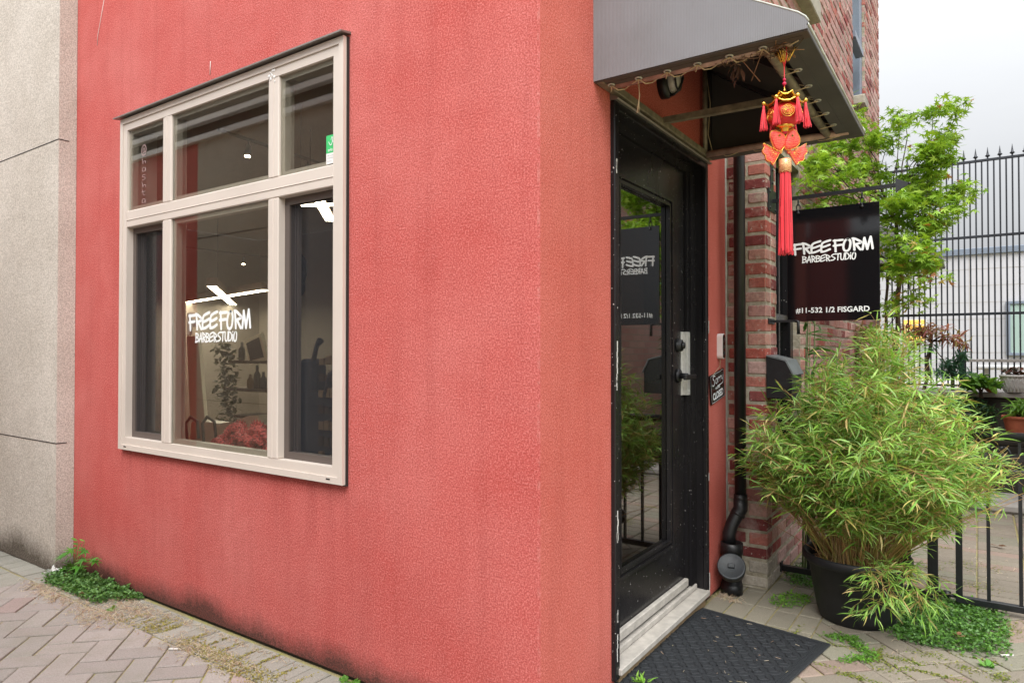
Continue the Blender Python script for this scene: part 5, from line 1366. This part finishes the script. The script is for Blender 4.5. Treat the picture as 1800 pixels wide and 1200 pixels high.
for k in range(40):      # thin sprays over the gate
    a=random.gauss(.12,.35); b=pc+Vector((math.cos(a)*.12,math.sin(a)*.12,.27)); culm(b,Vector((math.cos(a)*random.uniform(.6,1.0),math.sin(a)*.7,.85)),random.uniform(1.0,1.35),random.uniform(.4,1.5),4,.08)
for k in range(260):     # dead twigs round the foot of the clump
    a=random.uniform(0,6.28); r_=.16*math.sqrt(random.random()); b=pc+Vector((math.cos(a)*r_,math.sin(a)*r_,.26)); q=b+Vector((math.cos(a)*random.uniform(-.02,.10),math.sin(a)*random.uniform(-.02,.10),random.uniform(.08,.34))); m_=(b+q)/2+Vector((random.gauss(0,.012),random.gauss(0,.012),0))
    st.tube([b,m_,q],[.0013,.001,.0004],3,col=random.choice([(1.2,.95,.7),(.8,.6,.4),(1.4,1.2,1.0)]),cap=False)
for k in range(6):      # shoots hanging over the pot front
    a=random.gauss(-.85,.28); b=pc+Vector((math.cos(a)*.17,math.sin(a)*.17,.28)); culm(b,Vector((math.cos(a),math.sin(a),.5)),random.uniform(.24,.34),3.2,4,.07,.3,True)
st.build('stems',simple('bamboo_stem',(.42,.34,.20),.6,usecol=True),pt); lf.build('foliage',M['leaf'],pt)

# broad bamboo growing by the window recess
def bigbamboo():
    t=empty('broadleaf_bamboo',(.33,2.42,0),'dark green broad leaved bamboo against the brick window','plant'); s_=MB(); l_=MB()
    for k in range(5):
        x,y=.27+random.random()*.08,2.28+k*.07; H=random.uniform(1.35,1.9); s_.tube([(x,y,0),(x+.01,y,H*.5),(x+.03,y-.02,H)],[.006,.005,.003],6)
        for j in range(13):
            z=.75+random.random()*(H-.75); p=Vector((x+.01,y,z)); a=random.uniform(-1.6,.9); put_leaf(l_,p,Vector((math.cos(a),math.sin(a),random.uniform(-.5,.5))).normalized(),random.uniform(.12,.2),random.choice([(.06,.17,.03),(.09,.24,.04),(.05,.13,.03)]),'lance',.010)
    s_.build('stems',simple('green_stem',(.18,.22,.08),.5),t); l_.build('foliage',M['leaf'],t)
bigbamboo()

# ================================================================== TREES
def branch(mb,a,b,r0,r1,wob=.03,n=5):
    a,b=Vector(a),Vector(b); pts=[]
    for i in range(n+1):
        t_=i/n; p=a.lerp(b,t_); 
        if 0<i<n: p=p+Vector((random.gauss(0,wob),random.gauss(0,wob),random.gauss(0,wob*.5)))
        pts.append(p)
    mb.tube(pts,[r0+(r1-r0)*i/n for i in range(n+1)],6); return pts
def maple():
    t=empty('maple_tree',(.68,3.2,0),'bright green maple tree rising behind the hanging sign','tree'); tr=MB(); lf=MB()
    h=lambda px,py,Y: hit(px,py,'y',Y)
    base=h(1572,900,3.2); base.z=0
    k1=h(1574,600,3.2); k2=h(1583,470,3.2); k3=h(1575,390,3.2)
    branch(tr,base,k1,.022,.017,.01); branch(tr,k1,k2,.017,.014,.006); branch(tr,k2,k3,.014,.011,.006)
    b2=h(1553,600,3.3); branch(tr,Vector((base.x-.05,base.y+.1,0)),b2,.014,.011,.008); branch(tr,b2,h(1562,440,3.25),.011,.008,.006); 
    LM=[(.22,.38,.04),(.28,.46,.05),(.16,.31,.03),(.34,.50,.07),(.25,.41,.05)]; LO=[(.42,.30,.08),(.35,.15,.06)]
    clumps=[]  # (px,py,Y,rx,rz,n,orange)
    for c in [(1420,290,2.75,.09,.06,34,0),(1400,325,2.55,.05,.04,14,0),(1440,255,2.9,.09,.06,36,0),(1470,300,3.0,.14,.10,80,0),(1510,235,3.2,.12,.10,70,0),(1520,300,3.2,.15,.12,100,0),(1505,200,3.3,.05,.06,20,0),
              (1555,270,3.2,.11,.10,44,0),(1590,205,3.1,.10,.04,22,0),(1580,245,3.1,.10,.05,26,0),(1640,205,3.1,.10,.04,26,0),(1680,205,3.1,.07,.04,22,0),(1665,235,3.1,.09,.05,30,0),(1625,260,3.1,.12,.06,34,0),
              (1600,310,3.0,.14,.10,80,0),(1650,290,3.1,.14,.09,84,0),(1640,340,3.0,.14,.09,90,0),(1580,360,3.0,.15,.10,100,0),(1540,360,2.9,.10,.08,50,0),(1690,335,3.2,.08,.04,26,0),(1670,370,3.1,.10,.05,44,0),(1700,345,3.2,.05,.02,8,0),
              (1610,400,3.0,.14,.06,70,.05),(1570,420,2.9,.10,.08,60,0),(1560,470,2.9,.06,.08,34,.05),(1640,395,3.0,.10,.04,40,.05),(1600,440,2.9,.11,.05,52,.1),(1630,462,2.9,.09,.04,40,.12),(1590,470,2.9,.07,.04,26,.1),
              (1620,485,2.9,.06,.03,20,.25),(1640,492,2.9,.05,.02,10,.2),(1600,530,2.9,.07,.03,26,.1),(1565,540,2.9,.04,.05,14,.15),(1555,580,2.9,.03,.05,8,.1),(1410,400,2.6,.03,.05,10,0),(1425,380,2.65,.05,.06,16,0),(1470,345,2.9,.10,.05,36,0),(1450,330,2.8,.08,.05,26,0)]:
        clumps.append(c)
    for (px,py,Y,rx,rz,n,orr) in clumps:
        c=h(px,py,Y+random.uniform(-.1,.25)); 
        if c.x<.30: c.x=.30
        src=k3 if py<400 else k2
        pts=branch(tr,src.lerp(c,.05),c,.006,.002,.02,4)
        nsub=max(2,n//12)
        cs2=[]
        for q in range(nsub):
            d=c+Vector((random.gauss(0,rx*.55),random.gauss(0,.10),random.gauss(0,rz*.55))); 
            if d.x<.27: d.x=.27+random.random()*.05
            tr.tube([c,d],[.002,.001],4,cap=False); cs2.append(d)
        for q in range(int(n*2.9)):
            b=random.choice(cs2); p=b+Vector((random.gauss(0,.04),random.gauss(0,.05),random.gauss(0,.03)))
            if p.x<.235: p.x=.235+random.random()*.04
            a=random.uniform(0,6.28); d=Vector((math.cos(a),math.sin(a),random.uniform(-.75,.05))).normalized()
            put_leaf(lf,p,d,random.uniform(.06,.10),random.choice(LO if random.random()<orr+.01 else LM),'maple')
    tr.build('trunk',M['bark'],t); lf.build('crown',M['leaf'],t)
random.seed(11)
maple()
def small_tree(name,px,py0,label,cat,clumps,cols,kind,size,Y=6.6,trunk=None,mat='leaf'):
    b=hit(px,py0,'y',Y); t=empty(name,b,label,cat); tr=MB(); lf=MB()
    last=Vector(b)
    for (x,y) in trunk or []:
        c=hit(x,y,'y',Y); tr.tube([last,c],[.02,.014],7); last=c
    for (x,y,rx,rz,n) in clumps:
        c=hit(x,y,'y',Y); tr.tube([last,last.lerp(c,.5)+Vector((0,0,.03)),c],[.010,.006,.003],5); leafblob(lf,c,(rx,.16,rz),n,size,cols,kind)
    tr.build('trunk',M['bark'],t); lf.build('crown',M['leaf'],t)
small_tree('red_maple',1622,690,'small pink leaved maple with a twisted trunk on the ledge','tree',[(1600,578,.16,.06,110),(1640,580,.16,.05,110),(1672,592,.12,.035,80),(1690,604,.08,.02,40),(1610,600,.12,.05,70)],[(.40,.13,.12),(.48,.19,.16),(.30,.16,.07),(.34,.28,.10)],'lance',.11,6.6,[(1632,660),(1630,632),(1638,600)])
small_tree('juniper_bush',1675,690,'dense blue green juniper bush beside the fence post','shrub',[(1672,640,.10,.06,260),(1690,625,.06,.05,120),(1660,655,.10,.05,180),(1690,655,.08,.05,150),(1640,610,.04,.05,50)],[(.035,.10,.06),(.05,.15,.09),(.07,.19,.10)],'lance',.07,6.6,[(1674,660)])
small_tree('brown_shrub',1500,690,'brownish pink shrub against the brick wall behind the bamboo','shrub',[(1480,600,.12,.10,200),(1520,585,.12,.08,180),(1540,620,.12,.08,150),(1440,600,.08,.10,80),(1500,640,.14,.08,160)],[(.26,.14,.08),(.20,.22,.07),(.30,.18,.12),(.18,.26,.06)],'lance',.08,5.0,[(1500,640)])
small_tree('leafy_shrub',1725,700,'rounded bright green shrub in front of the white patio','shrub',[(1720,668,.10,.05,160),(1740,672,.07,.05,90),(1708,675,.06,.05,70)],[(.12,.28,.03),(.2,.4,.05),(.08,.2,.03)],'oval',.07,6.3,[(1724,690)])
small_tree('trailing_juniper',1690,740,'dark juniper spilling over the pale cap of the retaining wall','shrub',[(1680,705,.16,.07,260),(1710,715,.14,.08,220),(1650,700,.12,.05,150),(1735,725,.08,.10,110)],[(.03,.08,.04),(.05,.13,.06),(.10,.16,.05)],'lance',.09,6.25,[(1690,720)])
small_tree('hanging_fern',1790,735,'green leafy plant growing in the terracotta pot','plant',[(1788,718,.07,.06,90),(1798,712,.06,.04,60)],[(.12,.28,.04),(.18,.36,.05)],'lance',.11,5.4,[(1790,728)])
# pots
def pot(name,px,py,Y,r,h,mat,label,group=None,ribs=False):
    b=hit(px,py,'y',Y); w=MB().lathe([(r*.68,0),(r*.72,.01),(r*.95,h*.8),(r*.97,h*.86),(r*1.05,h*.87),(r*1.05,h),(r*.95,h),(r*.92,h*.85),(0,h*.84)],Matrix.Translation((b.x,Y,b.z)),32)
    if ribs:
        for k in range(18):
            a=2*math.pi*k/18
            for s_ in (-1,1): w.tube([(b.x+math.cos(a+s_*t_*.35)*r*(.72+.25*t_)*1.01,Y+math.sin(a+s_*t_*.35)*r*(.72+.25*t_)*1.01,b.z+.01+h*.8*t_) for t_ in (0,.33,.66,1)],.004,4)
    o=w.build(name,M[mat]); o['label']=label; o['category']='plant pot'; return b
b=pot('plant_pot',1783,689,6.45,.115,.17,'ceramic','white patterned ceramic pot standing on the pale wall cap',ribs=True)
sc=MB(); leafblob(sc,(b.x,6.45,b.z+.20),(.10,.08,.03),60,.06,[(.10,.035,.03),(.18,.07,.05),(.06,.05,.03)],'oval'); tag(sc.build('succulent',M['leaf']),'dark red succulent growing in the white ceramic pot','plant')
pot('plant_pot',1795,770,5.4,.13,.19,'terracotta','terracotta flower pot behind the gate rail at the right edge')
pot('plant_pot',1672,765,5.4,.14,.20,'potplastic','black plastic pot standing on the dark planter box')
b=hit(1741,690,'y',6.42); w=MB().lathe([(0,0),(.03,.01),(.055,.045),(.062,.08),(.05,.11),(.02,.125),(0,.127)],Matrix.Translation(b),20)
for k in range(60):
    a=random.uniform(0,6.28); z=random.uniform(.03,.11); r_=.062*math.sin(math.pi*min(1,z/.135))**.6; w.lathe([(0,0),(.005,.002),(0,.005)],Matrix.Translation((b.x+math.cos(a)*r_,6.42+math.sin(a)*r_,b.z+z)),5)
tag(w.build('garden_ornament',M['terracotta']),'small rust red strawberry shaped ornament on the pale wall cap','ornament')
# pale patio furniture beyond the fence
w=MB().bbox((1.1,8.0,1.02),(2.9,9.0,1.06),.01)
for (x,y) in ((1.2,8.1),(2.8,8.1),(1.2,8.9),(2.8,8.9)): w.box((x-.03,y-.03,0),(x+.03,y+.03,1.02))
tag(w.build('patio_table',M['ceramic']),'white patio table behind the spiked fence','table')
w=MB().bbox((.2,8.2,0),(4.5,11.5,.78),.01); tag(w.build('patio_deck',M['concrete']),kind='structure')

# ================================================================== GROUND COVER, MOSS, LITTER
def inpoly(x,y,P):
    c=False; j=len(P)-1
    for i in range(len(P)):
        if (P[i][1]>y)!=(P[j][1]>y) and x<(P[j][0]-P[i][0])*(y-P[i][1])/(P[j][1]-P[i][1])+P[i][0]: c=not c
        j=i
    return c
def carpet(name,P,n,size,hgt,cols,kind='oval',edge=.04,xmin=None):
    mb=MB(); xs=[p[0] for p in P]; ys=[p[1] for p in P]; k=0; tries=0
    while k<n and tries<n*20:
        tries+=1
        x=random.uniform(min(xs),max(xs)); y=random.uniform(min(ys),max(ys))
        if not inpoly(x+random.gauss(0,edge),y+random.gauss(0,edge),P): continue
        if xmin and xmin(x,y): continue
        nz=.5+.5*math.sin(x*37+1.3*math.sin(y*29))*math.cos(y*41)
        z=hgt*(.25+.75*nz)*random.random(); a=random.uniform(0,6.28)
        put_leaf(mb,Vector((x,y,z+.002)),Vector((math.cos(a),math.sin(a),random.uniform(-.1,.9))).normalized(),size*random.uniform(.6,1.3),random.choice(cols),kind); k+=1
    o=mb.build(name,M['leaf']); o['kind']='stuff'; return o
GC=[(.075,.19,.03),(.11,.26,.04),(.16,.34,.06),(.055,.14,.03),(.18,.33,.12)]
gcp=[tuple(hit(px,py,'z',0)[:2]) for px,py in ((1552,1040),(1600,1040),(1650,1050),(1700,1062),(1752,1080),(1775,1110),(1768,1140),(1740,1152),(1700,1146),(1640,1140),(1590,1128),(1560,1110),(1545,1075))]
inpot=lambda x,y: math.hypot(x-pc.x,y-pc.y)<.165
carpet('ground_cover',gcp,7500,.016,.035,GC,xmin=inpot)
gc3=[tuple(hit(px,py,'z',0)[:2]) for px,py in ((1380,1000),(1420,995),(1440,1010),(1432,1035),(1395,1030))]; carpet('ground_cover',gc3,900,.014,.025,GC,edge=.02)
gc4=[tuple(hit(px,py,'z',0)[:2]) for px,py in ((1360,1048),(1390,1042),(1432,1050),(1425,1062),(1385,1070),(1350,1062))]; carpet('ground_cover',gc4,500,.012,.02,[(.12,.30,.03),(.2,.4,.05)],edge=.012)
for poly,n in ((((1440,1118),(1475,1116),(1500,1120),(1545,1158),(1530,1164),(1468,1164),(1500,1156),(1520,1150),(1490,1130)),850),):
    carpet('ground_cover',[tuple(hit(px,py,'z',0)[:2]) for px,py in poly],n,.011,.016,[(.12,.28,.03),(.17,.36,.05),(.09,.22,.03)],edge=.012)
gc2=[tuple(hit(px,py,'z',0)[:2]) for px,py in ((96,1003),(135,990),(160,985),(262,1048),(240,1056),(200,1055),(160,1060),(130,1045),(98,1033),(80,1026))]
red_in=lambda x,y: y>-.006 or (x<-3.10 and y>-.1)
carpet('ground_cover',gc2,5200,.015,.045,[(.09,.22,.04),(.14,.28,.07),(.19,.35,.13),(.06,.15,.03)],edge=.02,xmin=red_in)
# moss in and over the joints
def moss(name,blobs,cols):
    mb=MB()
    for (px,py,rx,ry,n) in blobs:
        c=hit(px,py,'z',0)
        for _ in range(n):
            x=c.x+random.gauss(0,rx); y=c.y+random.gauss(0,ry)
            if y>-.004 and x<0: continue
            a=random.uniform(0,6.28); put_leaf(mb,Vector((x,y,.001)),Vector((math.cos(a),math.sin(a),random.uniform(0,.5))).normalized(),random.uniform(.004,.011),random.choice(cols),'oval')
    o=mb.build(name,M['leaf']); o['kind']='stuff'
MC=[(.30,.27,.06),(.38,.33,.10),(.25,.24,.05),(.42,.36,.16)]
moss('moss',[(225,1098,.10,.03,260),(268,1104,.03,.02,160),(355,1143,.09,.03,420),(380,1150,.07,.02,360),(400,1165,.07,.03,420),(430,1175,.05,.03,260),(460,1190,.05,.03,240),(330,1128,.03,.03,140),(285,1092,.02,.03,120),(300,1102,.015,.03,120)]+
     [(x,y,.005,.035,90) for x,y in ((245,1082),(268,1088),(290,1097),(303,1104),(350,1118),(378,1128),(405,1137),(432,1150),(470,1160),(500,1182),(530,1195))],MC)
moss('moss',[(1590,1160,.05,.015,200),(1640,1152,.05,.02,160),(1500,1188,.05,.012,240),(1690,1060,.06,.03,200),(1545,1150,.012,.05,200),(1500,1140,.05,.01,160),(1620,1180,.09,.008,260),(1450,1170,.04,.008,120),(1730,1160,.05,.006,140),(1760,1190,.02,.03,160),(1400,1110,.008,.05,60),(1640,960,.10,.01,160),(1720,940,.1,.01,120),(1650,1020,.08,.01,160),(1720,1030,.05,.05,200),(1690,990,.04,.06,160),(1740,1000,.04,.05,120),(1640,1000,.06,.06,200),(1560,1175,.03,.03,80),(1700,1175,.06,.02,140),(1780,1105,.02,.08,160)],[(.20,.24,.04),(.28,.28,.07),(.14,.20,.03)])
# dead grass and needles
def litter(name,blobs,cols,L=.03,r=.0007):
    mb=MB()
    for (px,py,rx,ry,n) in blobs:
        c=hit(px,py,'z',0)
        for _ in range(n):
            x=c.x+random.gauss(0,rx); y=c.y+random.gauss(0,ry)
            if y>-.006 and x<0: continue
            a=random.uniform(0,6.28); d=Vector((math.cos(a),math.sin(a),0))*L*random.uniform(.3,1); p=Vector((x,y,.004)); z=random.uniform(0,.012)
            mb.tube([p-d*.5,p+Vector((random.gauss(0,.002),random.gauss(0,.002),z)),p+d*.5],r*random.uniform(.7,1.5),3,col=random.choice(cols),cap=False)
    o=mb.build(name,M['straw']); o['kind']='stuff'
M['straw']=simple('dry_straw',(1,1,1),.9,usecol=True)
SW=[(.58,.46,.32),(.50,.36,.25),(.62,.52,.38),(.36,.22,.14),(.46,.40,.22)]
litter('dry_litter',[(75,1035,.10,.03,220),(100,1050,.12,.03,260),(150,1070,.14,.03,200),(190,1080,.12,.03,240),(240,1075,.10,.03,260),(150,1090,.10,.03,160),(330,1135,.12,.04,300),(400,1165,.10,.04,220),(200,1050,.12,.03,260),(300,1085,.25,.012,160),(420,1130,.25,.012,120)],SW)
def matlitter():
    mb=MB()
    for k in range(32):
        x,y=random.uniform(.04,.56),random.uniform(.5,1.36); a=random.uniform(0,6.28); d=Vector((math.cos(a),math.sin(a),0))*random.uniform(.004,.014); p=Vector((x,y,.0185)); mb.tube([p-d,p+d],.0008,3,col=random.choice(SW),cap=False)
    o=mb.build('mat_litter',M['straw']); o['kind']='stuff'
matlitter()
litter('dry_litter',[(1280,1050,.04,.02,60),(1240,1140,.12,.15,26),(1380,1010,.05,.05,60),(1660,1080,.15,.12,70),(1500,1140,.25,.1,40),(1740,1010,.15,.2,60),(1290,1058,.03,.01,30)],SW,.035)
# dead leaves lying about
for k,(px,py,s_,lab) in enumerate([(122,1012,.05,'curled brown leaf at the foot of the grey building'),(176,1016,.025,'small brown leaf on the creeping green patch'),(143,1042,.03,'brown leaf at the front of the creeping green patch'),(1758,960,.05,'dark curled leaf on the paving beyond the gate'),(1690,1055,.03,'brown leaf beside the gate hinge'),(1684,1120,.03,'small brown leaf in the ground cover by the pot')]):
    c=hit(px,py,'z',.03 if k in (1,2,5) else .01); w=MB()
    for j in range(3): put_leaf(w,c+Vector((random.gauss(0,.006),random.gauss(0,.006),.004*j)),Vector((random.gauss(0,1),random.gauss(0,1),.3)).normalized(),s_,(.22,.11,.06),'oval')
    tag(w.build('dead_leaf',M['leaf']),lab,'leaf','dead leaves on the ground')
w=MB(); c=hit(96,1008,'z',.012)
for j in range(16): put_leaf(w,c+Vector((random.gauss(0,.012),random.gauss(0,.012),random.random()*.02)),Vector((random.gauss(0,1),random.gauss(0,1),random.random())).normalized(),.035,(.7,.7,.68),'oval')
tag(w.build('plastic_scrap',M['ceramic']),'crumpled clear plastic scrap by the grey building corner','litter')
for (px,py,dx,lab) in ((305,1140,.022,'short stub lying on the paving by the red wall'),(1770,1151,.03,'thin white stub on the paving by the ground cover')):
    c=hit(px,py,'z',.006); w=MB().tube([c-Vector((dx*.7,dx*.5,0)),c+Vector((dx*.7,dx*.5,0))],.0045,8); tag(w.build('cigarette_stub',M['chip']),lab,'litter')
# vine-leaf weed in the corner
wd=empty('corner_weed',(-3.02,-.07,0),'leafy weed with lobed leaves growing where the red and grey walls meet','plant'); s_=MB(); l_=MB()
for (px,py,L) in ((118,975,.10),(150,965,.11),(135,992,.12),(163,978,.10),(122,985,.09),(110,998,.09),(128,965,.08),(145,985,.09),(170,985,.07)):
    Y=-.05-random.random()*.05; c=hit(px,py,'y',Y); s_.tube([(-3.0,-.05,0),c*.5+Vector((-3.0,-.05,0))*.5+Vector((0,0,.02)),c],.0018,5); 
    for q in range(2): put_leaf(l_,c+Vector((random.gauss(0,.02),0,random.gauss(0,.01))),Vector((random.gauss(0,1),-1,-.3)).normalized(),L*random.uniform(.8,1.2),random.choice([(.08,.26,.03),(.12,.33,.05)]),'maple')
for (px,py) in ((142,955),(136,950),(149,951),(141,962),(137,957)):
    c=hit(px,py,'y',-.07); s_.tube([(-3.0,-.06,0),c],.0015,4); put_leaf(l_,c,Vector((random.gauss(0,1),-.5,.4)).normalized(),.035,(.15,.35,.06),'oval')
s_.build('stems',simple('weed_stem',(.12,.2,.05),.6),wd); l_.build('foliage',M['leaf'],wd)
def tuft(px,py,n,L,label,cols=((.12,.32,.05),(.18,.38,.07)),kind='oval'):
    c=hit(px,py,'z',0); w=MB()
    if c.y>-.02 and c.x<0: c.y=-.02
    for k in range(n): put_leaf(w,c+Vector((random.gauss(0,.012),random.gauss(0,.006),.002)),Vector((random.gauss(0,1),random.gauss(0,1)-.3,.8)).normalized(),L*random.uniform(.6,1.3),random.choice(cols),kind)
    tag(w.build('weed_tuft',M['leaf']),label,'weed','weeds in the paving cracks')
tuft(610,1195,16,.022,'left one of two tiny weeds at the foot of the red wall'); tuft(637,1200,16,.022,'right one of two tiny weeds at the foot of the red wall')
tuft(1128,1203,60,.045,'bright tuft beside the doormat under the sill',((.2,.42,.06),(.28,.5,.08)),'lance'); tuft(1739,1172,12,.03,'lone seedling in the brick joint at the lower right'); tuft(197,1073,18,.025,'pale weed in the straw on the alley paving',((.25,.4,.15),(.3,.4,.12)))
